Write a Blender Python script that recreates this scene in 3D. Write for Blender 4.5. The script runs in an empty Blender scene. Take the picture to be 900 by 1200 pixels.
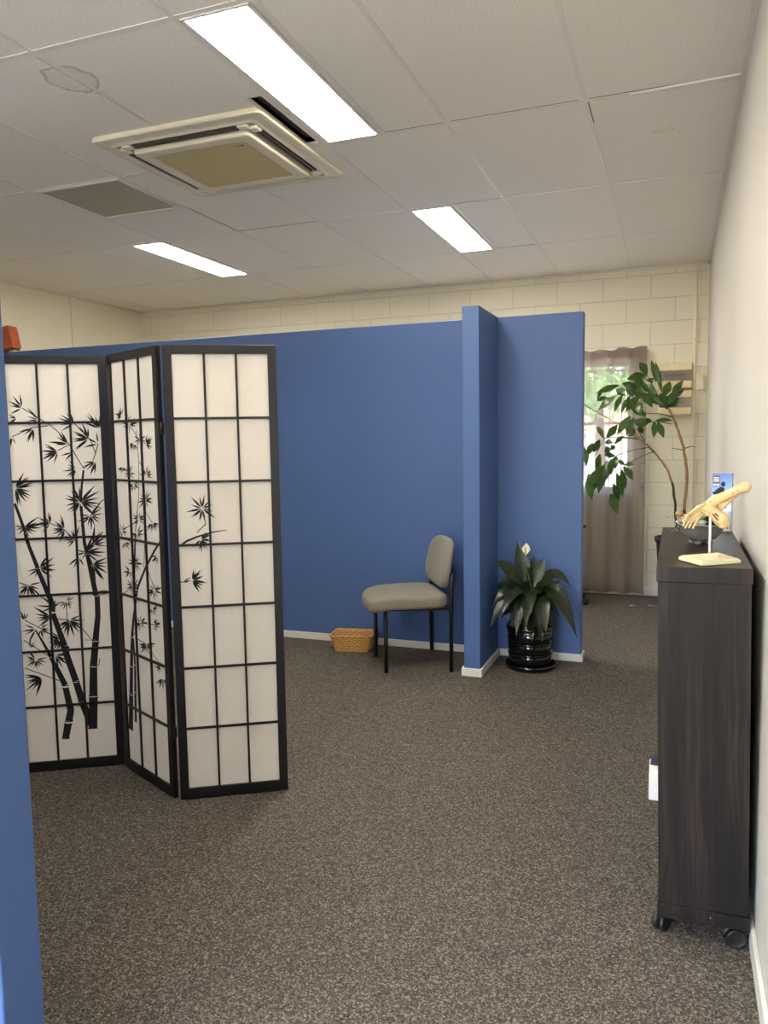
import bpy, bmesh, math, random
from mathutils import Vector, Matrix
random.seed(11)
R = math.radians
scene = bpy.context.scene
col = scene.collection

# ------------------------------------------------------------------ helpers
class MB:
    """collects shapes and links them as ONE mesh object"""
    def __init__(s):
        s.bm = bmesh.new()
    def _f(s, vs, mi, sm):
        try:
            f = s.bm.faces.new(vs); f.material_index = mi; f.smooth = sm
            return f
        except ValueError:
            return None
    def box(s, x0, x1, y0, y1, z0, z1, mi=0, M=None, bev=0.0, seg=2):
        c = [(x, y, z) for z in (z0, z1) for y in (y0, y1) for x in (x0, x1)]
        vs = [s.bm.verts.new((M @ Vector(p)) if M else p) for p in c]
        fs = [s._f([vs[i] for i in q], mi, False) for q in
              ((0, 2, 3, 1), (4, 5, 7, 6), (0, 1, 5, 4), (2, 6, 7, 3), (0, 4, 6, 2), (1, 3, 7, 5))]
        if bev > 0:
            es = list({e for f in fs for e in f.edges})
            r = bmesh.ops.bevel(s.bm, geom=es, offset=bev, segments=seg, affect='EDGES', profile=0.6)
            for f in r['faces']: f.material_index = mi; f.smooth = True
        return s
    def quad(s, pts, mi=0, sm=False):
        s._f([s.bm.verts.new(p) for p in pts], mi, sm); return s
    def tube(s, pts, rad, n=8, mi=0, caps=True, flat=1.0, up=None, closed=False):
        pts = [Vector(p) for p in pts]; m = len(pts)
        if not hasattr(rad, '__len__'): rad = [rad]*m
        rings = []; prev = None
        for i, p in enumerate(pts):
            if closed: t = pts[(i+1) % m]-pts[i-1]
            else: t = pts[min(i+1, m-1)]-pts[max(i-1, 0)]
            if t.length < 1e-9: t = Vector((0, 0, 1))
            t.normalize()
            if prev is None:
                a = Vector(up) if up else (Vector((0, 0, 1)) if abs(t.z) < .9 else Vector((1, 0, 0)))
            else: a = prev
            u = (a-t*a.dot(t))
            if u.length < 1e-6: u = t.orthogonal()
            u.normalize(); prev = u; v = t.cross(u)
            rings.append([s.bm.verts.new(p+u*(rad[i]*math.cos(2*math.pi*k/n))+v*(rad[i]*flat*math.sin(2*math.pi*k/n))) for k in range(n)])
        for i in range(m if closed else m-1):
            a, b = rings[i], rings[(i+1) % m]
            for k in range(n):
                s._f([a[k], a[(k+1) % n], b[(k+1) % n], b[k]], mi, True)
        if caps and not closed:
            s._f(rings[0][::-1], mi, False); s._f(rings[-1], mi, False)
        return s
    def lathe(s, prof, c=(0, 0, 0), n=32, mi=0, M=None, sm=True, caps=True):
        rings = []
        for r, z in prof:
            ring = []
            for k in range(n):
                a = 2*math.pi*k/n
                p = Vector((r*math.cos(a), r*math.sin(a), z))
                if M: p = M @ p
                ring.append(s.bm.verts.new(p+Vector(c)))
            rings.append(ring)
        for i in range(len(rings)-1):
            a, b = rings[i], rings[i+1]
            for k in range(n):
                s._f([a[k], a[(k+1) % n], b[(k+1) % n], b[k]], mi, sm)
        if caps:
            s._f(rings[0][::-1], mi, False); s._f(rings[-1], mi, False)
        return s
    def ball(s, c, r, mi=0, rot=None, sub=2, noise=0.0):
        M = Matrix.Translation(c)
        if rot: M = M @ rot.to_4x4()
        M = M @ Matrix.Diagonal((r[0], r[1], r[2], 1))
        q = bmesh.ops.create_icosphere(s.bm, subdivisions=sub, radius=1, matrix=M)
        for v in q['verts']:
            if noise: v.co += Vector([random.uniform(-noise, noise) for _ in range(3)])
        for f in {f for v in q['verts'] for f in v.link_faces}: f.material_index = mi; f.smooth = True
        return s
    def prism(s, poly, d, mi=0, M=None):
        """polygon in local xy, extruded by d along local z"""
        M = M or Matrix()
        a = [s.bm.verts.new(M @ Vector((x, y, 0))) for x, y in poly]
        b = [s.bm.verts.new(M @ Vector((x, y, d))) for x, y in poly]
        s._f(a[::-1], mi, False); s._f(b, mi, False); n = len(a)
        for i in range(n): s._f([a[i], a[(i+1) % n], b[(i+1) % n], b[i]], mi, False)
        return s
    def leaf(s, p0, p1, p2, w, side, mi=0, seg=7, fold=.25, peak=.42):
        """leaf blade along a quadratic curve, folded about its midrib"""
        p0, p1, p2 = Vector(p0), Vector(p1), Vector(p2); side = Vector(side)
        L = []; C = []; Rr = []
        for i in range(seg+1):
            t = i/seg
            p = p0*(1-t)**2+p1*2*t*(1-t)+p2*t*t
            tg = ((p1-p0)*(1-t)+(p2-p1)*t)
            if tg.length < 1e-8: tg = p2-p0
            tg.normalize()
            sd = side-tg*side.dot(tg)
            if sd.length < 1e-5: sd = tg.orthogonal()
            sd.normalize(); nr = sd.cross(tg)
            k = (t/peak)**.75 if t < peak else max(0.0, 1-((t-peak)/(1-peak))**1.7)
            ww = max(w*.5*k, .0006)
            L.append(s.bm.verts.new(p-sd*ww+nr*(ww*fold))); C.append(s.bm.verts.new(p)); Rr.append(s.bm.verts.new(p+sd*ww+nr*(ww*fold)))
        for i in range(seg):
            s._f([L[i], C[i], C[i+1], L[i+1]], mi, True); s._f([C[i], Rr[i], Rr[i+1], C[i+1]], mi, True)
        return s
    def build(s, name, mats, parent=None, loc=None, rot=None, bevel=0, subsurf=0, solid=0, **props):
        bmesh.ops.remove_doubles(s.bm, verts=s.bm.verts, dist=1e-6)
        bmesh.ops.recalc_face_normals(s.bm, faces=s.bm.faces)
        me = bpy.data.meshes.new(name); s.bm.to_mesh(me); s.bm.free()
        o = bpy.data.objects.new(name, me); col.objects.link(o)
        for m in (mats if isinstance(mats, (list, tuple)) else [mats]): me.materials.append(m)
        if parent: o.parent = parent
        if loc: o.location = loc
        if rot: o.rotation_euler = rot
        if solid:
            md = o.modifiers.new('solid', 'SOLIDIFY'); md.thickness = solid; md.offset = 0
        if bevel:
            md = o.modifiers.new('bevel', 'BEVEL'); md.width = bevel; md.segments = 3; md.limit_method = 'ANGLE'
            md.harden_normals = False
        if subsurf:
            md = o.modifiers.new('sub', 'SUBSURF'); md.levels = subsurf; md.render_levels = subsurf
        for k, v in props.items(): o[k] = v
        return o

def thing(name, label, cat, loc=(0, 0, 0), rot=(0, 0, 0), group=None):
    o = bpy.data.objects.new(name, None); col.objects.link(o)
    o.location = loc; o.rotation_euler = rot; o.empty_display_size = .05
    tag(o, label, cat, group)
    return o
def tag(o, label, cat, group=None):
    o['label'] = label; o['category'] = cat
    if group: o['group'] = group
    return o
def struct(o):
    o['kind'] = 'structure'; return o
def dup(root, loc, label):
    r = root.copy(); col.objects.link(r); r.location = loc; r['label'] = label
    for ch in list(root.children):
        c = ch.copy(); col.objects.link(c); c.parent = r
        for g in ch.children:
            d = g.copy(); col.objects.link(d); d.parent = c
    return r

# ------------------------------------------------------------------ materials
def srgb(r, g, b):
    f = lambda c: ((c/255+.055)/1.055)**2.4 if c > 10 else c/255/12.92
    return (f(r), f(g), f(b), 1)
class NT:
    def __init__(s, name):
        s.m = bpy.data.materials.new(name); s.m.use_nodes = True
        s.t = s.m.node_tree; s.b = s.t.nodes['Principled BSDF']; s.o = s.t.nodes['Material Output']
    def n(s, typ, **k):
        q = s.t.nodes.new(typ)
        for a, v in k.items(): setattr(q, a, v)
        return q
    def l(s, a, b): s.t.links.new(a, b)
    def co(s, scale=None):
        tc = s.n('ShaderNodeTexCoord')
        if scale is None: return tc.outputs['Object']
        mp = s.n('ShaderNodeMapping'); mp.inputs['Scale'].default_value = scale
        s.l(tc.outputs['Object'], mp.inputs['Vector']); return mp.outputs['Vector']
    def noise(s, vec, scale, detail=3, rough=.5):
        q = s.n('ShaderNodeTexNoise'); q.inputs['Scale'].default_value = scale; q.inputs['Detail'].default_value = detail
        q.inputs['Roughness'].default_value = rough; s.l(vec, q.inputs['Vector']); return q.outputs['Fac']
    def ramp(s, fac, stops):
        q = s.n('ShaderNodeValToRGB'); e = q.color_ramp.elements
        while len(e) < len(stops): e.new(.5)
        for i, (p, c) in enumerate(stops): e[i].position = p; e[i].color = c
        s.l(fac, q.inputs['Fac']); return q.outputs['Color']
    def bump(s, h, st=.3, dist=.002):
        q = s.n('ShaderNodeBump'); q.inputs['Strength'].default_value = st; q.inputs['Distance'].default_value = dist
        s.l(h, q.inputs['Height']); s.l(q.outputs['Normal'], s.b.inputs['Normal'])
    def math(s, op, a, b=None, c=None):
        q = s.n('ShaderNodeMath'); q.operation = op
        for i, v in enumerate((a, b, c)):
            if v is None: continue
            if isinstance(v, (int, float)): q.inputs[i].default_value = v
            else: s.l(v, q.inputs[i])
        return q.outputs[0]
    def mix(s, fac, a, b):
        q = s.n('ShaderNodeMix'); q.data_type = 'RGBA'
        for sock, v in ((q.inputs['Factor'], fac), (q.inputs['A'], a), (q.inputs['B'], b)): pass
        ins = {i.identifier: i for i in q.inputs}
        for key, v in (('Factor_Float', fac), ('A_Color', a), ('B_Color', b)):
            if isinstance(v, (int, float, tuple)): ins[key].default_value = v
            else: s.l(v, ins[key])
        return {i.identifier: i for i in q.outputs}['Result_Color']
    def base(s, c, rough=.5, metal=0, spec=.5):
        if isinstance(c, tuple): s.b.inputs['Base Color'].default_value = c
        else: s.l(c, s.b.inputs['Base Color'])
        s.b.inputs['Roughness'].default_value = rough; s.b.inputs['Metallic'].default_value = metal
        s.b.inputs['Specular IOR Level'].default_value = spec
        return s

def simple(name, c, rough=.5, metal=0, spec=.5, nscale=60, namp=.06, bump=0.0):
    """plain coloured material with a little procedural mottling"""
    t = NT(name); v = t.co(); f = t.noise(v, nscale, 3)
    d = tuple(x*(1-namp) for x in c[:3])+(1,); l = tuple(min(1, x*(1+namp)) for x in c[:3])+(1,)
    t.base(t.ramp(f, [(.3, d), (.7, l)]), rough, metal, spec)
    if bump: t.bump(f, bump, .001)
    return t.m

def mat_carpet():
    t = NT('carpet'); v = t.co()
    vo = t.n('ShaderNodeTexVoronoi'); vo.inputs['Scale'].default_value = 235; t.l(v, vo.inputs['Vector'])
    sep = t.n('ShaderNodeSeparateColor'); t.l(vo.outputs['Color'], sep.inputs[0])
    n1 = t.noise(v, 150, 2); n2 = t.noise(v, 1.3, 4)
    n3 = t.noise(v, 55, 3, .7)
    f = t.math('ADD', t.math('MULTIPLY', sep.outputs[0], .55), t.math('ADD', t.math('MULTIPLY', n1, .22), t.math('MULTIPLY', n3, .23)))
    c = t.ramp(f, [(.18, srgb(48, 44, 39)), (.42, srgb(78, 72, 64)), (.62, srgb(100, 93, 83)), (.85, srgb(158, 149, 137))])
    c2 = t.mix(t.math('MULTIPLY', n2, .25), c, srgb(80, 75, 70))
    t.base(c2, .95, 0, .15)
    h = t.math('SUBTRACT', 1, vo.outputs['Distance'])
    t.bump(h, .5, .003); return t.m
def mat_ceiling():
    t = NT('ceiling_tile'); v = t.co()
    n1 = t.noise(v, 170, 2, .6); n2 = t.noise(v, 2.0, 4)
    sp = t.ramp(n1, [(.30, (0, 0, 0, 1)), (.40, (1, 1, 1, 1))])
    c = t.mix(sp, srgb(190, 182, 168), srgb(238, 232, 220))
    c = t.mix(t.math('MULTIPLY', n2, .25), c, srgb(230, 223, 210))
    # old water stains: rings with a ragged edge
    sx = t.n('ShaderNodeSeparateXYZ'); t.l(v, sx.inputs[0])
    wob = t.noise(v, 16, 6, .65)
    for (cx, cy, rx, ry, k) in ((-2.235, 2.535, .11, .12, .6), (-.09, 3.995, .055, .03, .35), (-4.3, 5.2, .12, .08, .12)):
        dx = t.math('DIVIDE', t.math('SUBTRACT', sx.outputs[0], cx), rx); dy = t.math('DIVIDE', t.math('SUBTRACT', sx.outputs[1], cy), ry)
        d = t.math('SQRT', t.math('ADD', t.math('MULTIPLY', dx, dx), t.math('MULTIPLY', dy, dy)))
        d = t.math('ADD', d, t.math('MULTIPLY', t.math('SUBTRACT', wob, .5), .7))
        ring = t.ramp(d, [(0, (.12, .12, .12, 1)), (.80, (.2, .2, .2, 1)), (.92, (.9, .9, .9, 1)), (.985, (0, 0, 0, 1))])
        c = t.mix(t.math('MULTIPLY', ring, k), c, srgb(146, 106, 64))
    t.base(c, .95, 0, .1); t.bump(n1, .35, .002); return t.m
def mat_block():
    t = NT('painted_block'); tc = t.n('ShaderNodeTexCoord')
    sx = t.n('ShaderNodeSeparateXYZ'); t.l(tc.outputs['Object'], sx.inputs[0])
    cb = t.n('ShaderNodeCombineXYZ'); t.l(t.math('ADD', sx.outputs[0], 10.109), cb.inputs[0]); t.l(t.math('ADD', sx.outputs[2], -.015), cb.inputs[1])
    br = t.n('ShaderNodeTexBrick'); t.l(cb.outputs[0], br.inputs['Vector'])
    br.inputs['Scale'].default_value = 1; br.inputs['Brick Width'].default_value = .395; br.inputs['Row Height'].default_value = .1965
    br.inputs['Mortar Size'].default_value = .004; br.inputs['Mortar Smooth'].default_value = .4
    br.inputs['Color1'].default_value = srgb(229, 223, 202); br.inputs['Color2'].default_value = srgb(226, 219, 198); br.inputs['Mortar'].default_value = srgb(205, 198, 174)
    n = t.noise(tc.outputs['Object'], 120, 3)
    t.base(br.outputs['Color'], .6, 0, .35)
    h = t.math('ADD', t.math('MULTIPLY', br.outputs['Fac'], -1.0), t.math('MULTIPLY', n, .25))
    t.bump(h, .5, .004); return t.m
def mat_paint(name, c, rough=.55, amp=.02):
    t = NT(name); v = t.co(); n = t.noise(v, 140, 3); n2 = t.noise(v, 1.5, 3)
    d = tuple(x*(1-amp) for x in c[:3])+(1,); l = tuple(min(1, x*(1+amp)) for x in c[:3])+(1,)
    t.base(t.ramp(n2, [(.3, d), (.7, l)]), rough, 0, .35); t.bump(n, .08, .001); return t.m
def mat_wood(name='dark_wood', rough=.5, k=1.0):
    t = NT(name)
    wob = t.n('ShaderNodeTexNoise'); wob.inputs['Scale'].default_value = 1.2; t.l(t.co((4, 4, 1)), wob.inputs['Vector'])
    ad = t.n('ShaderNodeVectorMath'); ad.operation = 'MULTIPLY_ADD'; t.l(wob.outputs['Color'], ad.inputs[0]); ad.inputs[1].default_value = (.06, .06, 0); t.l(t.co(), ad.inputs[2])
    def st(v, s):
        mp = t.n('ShaderNodeMapping'); mp.inputs['Scale'].default_value = s; t.l(v, mp.inputs['Vector']); return mp.outputs['Vector']
    n0 = t.noise(st(ad.outputs[0], (14, 14, .7)), 1.6, 5, .6); n1 = t.noise(st(ad.outputs[0], (110, 110, 1.6)), 1.5, 3)
    f = t.math('ADD', t.math('MULTIPLY', n0, .65), t.math('MULTIPLY', n1, .35))
    c = lambda r, g, b: srgb(r*k, g*k, b*k)
    t.base(t.ramp(f, [(.34, c(13, 11, 11)), (.5, c(26, 21, 21)), (.66, c(50, 40, 37))]), rough, 0, .25)
    t.bump(f, .1, .001); return t.m
def mat_fabric(name, c, scale=700):
    t = NT(name); v = t.co()
    a = t.n('ShaderNodeTexWave'); a.bands_direction = 'X'; a.inputs['Scale'].default_value = scale*.3; t.l(v, a.inputs['Vector'])
    b = t.n('ShaderNodeTexWave'); b.bands_direction = 'Y'; b.inputs['Scale'].default_value = scale*.3; t.l(v, b.inputs['Vector'])
    n = t.noise(v, 300, 2)
    f = t.math('ADD', t.math('MULTIPLY', t.math('MULTIPLY', a.outputs['Fac'], b.outputs['Fac']), .5), t.math('MULTIPLY', n, .5))
    d = tuple(x*.82 for x in c[:3])+(1,); l = tuple(min(1, x*1.15) for x in c[:3])+(1,)
    t.base(t.ramp(f, [(.15, d), (.7, l)]), .92, 0, .15); t.bump(f, .3, .001)
    t.b.inputs['Sheen Weight'].default_value = .15; return t.m
def mat_leaf(name, dark, light, rough=.38):
    t = NT(name); v = t.co(); n = t.noise(v, 18, 3); n2 = t.noise(v, 90, 2)
    f = t.math('ADD', t.math('MULTIPLY', n, .7), t.math('MULTIPLY', n2, .3))
    t.base(t.ramp(f, [(.32, dark), (.68, light)]), rough, 0, .5)
    t.bump(n2, .15, .002)
    tr = t.n('ShaderNodeBsdfTranslucent'); tr.inputs['Color'].default_value = tuple(min(1, x*1.6) for x in light[:3])+(1,)
    mx = t.n('ShaderNodeMixShader'); mx.inputs[0].default_value = .18
    t.l(t.b.outputs[0], mx.inputs[1]); t.l(tr.outputs[0], mx.inputs[2]); t.l(mx.outputs[0], t.o.inputs[0]); return t.m
def mat_sheer(name, c, transp, transl):
    t = NT(name); v = t.co((1, 1, 1)); n = t.noise(v, 500, 2)
    t.base(t.ramp(n, [(.3, tuple(x*.88 for x in c[:3])+(1,)), (.7, c)]), .9, 0, .1)
    tl = t.n('ShaderNodeBsdfTranslucent'); tl.inputs['Color'].default_value = c
    tp = t.n('ShaderNodeBsdfTransparent')
    m1 = t.n('ShaderNodeMixShader'); m1.inputs[0].default_value = transl; t.l(t.b.outputs[0], m1.inputs[1]); t.l(tl.outputs[0], m1.inputs[2])
    m2 = t.n('ShaderNodeMixShader'); m2.inputs[0].default_value = transp; t.l(m1.outputs[0], m2.inputs[1]); t.l(tp.outputs[0], m2.inputs[2])
    t.l(m2.outputs[0], t.o.inputs[0]); return t.m
def mat_glass(name, tint=(1, 1, 1, 1), gloss=.08, rough=.02):
    t = NT(name)
    n = t.noise(t.co(), 3, 2)
    gl = t.n('ShaderNodeBsdfGlossy'); gl.inputs['Roughness'].default_value = rough
    tp = t.n('ShaderNodeBsdfTransparent'); t.l(t.ramp(n, [(0, tint), (1, tint)]), tp.inputs['Color'])
    m = t.n('ShaderNodeMixShader'); m.inputs[0].default_value = gloss; t.l(tp.outputs[0], m.inputs[1]); t.l(gl.outputs[0], m.inputs[2])
    t.l(m.outputs[0], t.o.inputs[0]); return t.m
def mat_emit(name, c, st):
    t = NT(name); n = t.noise(t.co(), 40, 2)
    e = t.n('ShaderNodeEmission'); e.inputs['Strength'].default_value = st
    t.l(t.ramp(n, [(0, c), (1, c)]), e.inputs['Color'])
    t.l(e.outputs[0], t.o.inputs[0]); return t.m

PANEL_POWER = 38.0
SKY = 1.6
SUN = 26
EXPOSURE = 0.6
# drawing data in metres: bamboo print per screen panel (across, up), plant leaves and stems
CULMS = [[[[0.1284,0.1765,0.036],[0.1199,0.3142,0.036]],[[0.1196,0.3218,0.0342],[0.1131,0.4473,0.0306]],[[0.1127,0.4548,0.0306],[0.0991,0.5601,0.027]],[[0.0988,0.5676,0.0263],[0.0839,0.6722,0.0227],[0.0825,0.7584,0.0216]],[[0.0874,0.7662,0.0223],[0.102,0.8602,0.018],[0.114,0.9423,0.0166]],[[0.115,0.9497,0.0166],[0.1232,0.9944,0.0137],[0.1291,1.1523,0.0119]],[[0.13,1.1705,0.0108],[0.1212,1.2431,0.009],[0.1112,1.3045,0.0079]],[[0.1348,0.1925,0.0324],[0.1499,0.2438,0.0306],[0.1652,0.2911,0.0288]],[[0.1666,0.2989,0.0306],[0.1869,0.3844,0.0274]],[[0.1883,0.3921,0.0274],[0.2206,0.5117,0.0266],[0.224,0.5458,0.0288]],[[0.2256,0.5497,0.0238],[0.2664,0.6943,0.0216]],[[0.2692,0.7056,0.0252],[0.2629,0.7276,0.0216],[0.3175,0.8891,0.0166]],[[0.3171,0.8964,0.0166],[0.3459,0.989,0.0144],[0.3565,1.0403,0.0137]],[[0.3591,1.0549,0.013],[0.3785,1.1279,0.0119],[0.3927,1.1715,0.0108]],[[0.2432,0.1407,0.0288],[0.2294,0.2047,0.031]],[[0.226,0.2159,0.031],[0.2158,0.2647,0.0288],[0.2316,0.365,0.0252]],[[0.2328,0.3765,0.0245],[0.2589,0.4428,0.0209],[0.2835,0.5011,0.0144]],[[0.2852,0.5087,0.0144],[0.3141,0.5743,0.0094],[0.3399,0.6282,0.0058]]],[[[0.0524,0.1807,0.0421],[0.0727,0.3375,0.0356]],[[0.0735,0.3452,0.0324],[0.0883,0.4645,0.0299]],[[0.0899,0.4723,0.0292],[0.1073,0.5942,0.0227]],[[0.108,0.6017,0.022],[0.1333,0.6938,0.0182],[0.1761,0.8084,0.0149]],[[0.1769,0.8156,0.0149],[0.2623,0.9144,0.013],[0.3421,0.9883,0.0117],[0.4096,1.035,0.0097]],[[0.1063,0.233,0.0194],[0.1151,0.3587,0.0194]],[[0.1158,0.3663,0.0194],[0.1233,0.4792,0.0182]],[[0.1241,0.4868,0.0169],[0.1194,0.5963,0.0142]],[[0.1416,0.7748,0.0149],[0.1643,0.9213,0.0155],[0.1849,1.0474,0.0104]],[[0.1856,1.0545,0.0065],[0.2313,1.2072,0.0045],[0.245,1.3449,0.0045],[0.2346,1.4642,0.004]],[[0.2473,0.9127,0.004],[0.2842,1.1411,0.004],[0.2754,1.2773,0.0032]]],[[[0.024,1.0173,0.0086],[0.0631,1.0357,0.0083],[0.1023,1.0508,0.0072]],[[0.1023,1.0508,0.0072],[0.1643,1.0669,0.005],[0.2166,1.0733,0.0018]]]]
TWIGS = [[[[0.3403,1.5687],[0.2308,1.4933],[0.2051,1.468],[0.1606,1.41],[0.1109,1.3117]],[[0.1389,1.5029],[0.0775,1.4302],[0.0595,1.3758]],[[0.0473,1.4153],[0.0595,1.3758],[0.0714,1.3434]],[[0.2092,1.3894],[0.1638,1.4137]],[[0.3868,1.4493],[0.3049,1.4871],[0.2442,1.4934]],[[0.3547,1.0728],[0.2593,1.0839],[0.1995,1.0524],[0.1541,0.9993]],[[0.0932,1.1108],[0.0488,1.168],[0.0274,1.1783]],[[0.1109,1.3117],[0.0716,1.3398]],[[0.1317,1.1706],[0.0841,1.1545],[0.05,1.1424]],[[0.0926,1.0521],[0.0932,1.1108]],[[0.21,0.7422],[0.2102,0.6625],[0.1496,0.6208],[0.1128,0.5675],[0.1403,0.571]],[[0.264,0.6741],[0.2024,0.662]],[[0.3796,0.6728],[0.3165,0.6313],[0.2456,0.5805]],[[0.3883,0.5857],[0.2884,0.5075]],[[0.3912,0.4643],[0.2551,0.399]],[[0.0876,0.7606],[0.0276,0.7742]],[[0.3598,0.821],[0.2761,0.7376]],[[0.1145,0.4525],[0.0905,0.4551],[0.0851,0.4846]],[[0.3933,0.8351],[0.3598,0.821]]],[[[0.1385,0.8214],[0.0542,0.781],[0.0356,0.76]],[[0.1076,0.5979],[0.1936,0.6746],[0.3142,0.6875]],[[0.1475,0.6014],[0.2388,0.5928],[0.3572,0.5276]],[[0.1717,0.9932],[0.088,1.0217]],[[0.264,0.932],[0.328,0.8356]],[[0.0756,1.0568],[0.1972,1.094]],[[0.2842,1.1411],[0.3382,1.1002]],[[0.245,1.3449],[0.306,1.2916]],[[0.1768,1.4927],[0.2535,1.43],[0.3104,1.4127]]],[[[0.1029,1.0675],[0.1364,1.0996],[0.131,1.1297]],[[0.0248,0.877],[0.0601,0.8753]]]]
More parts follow.
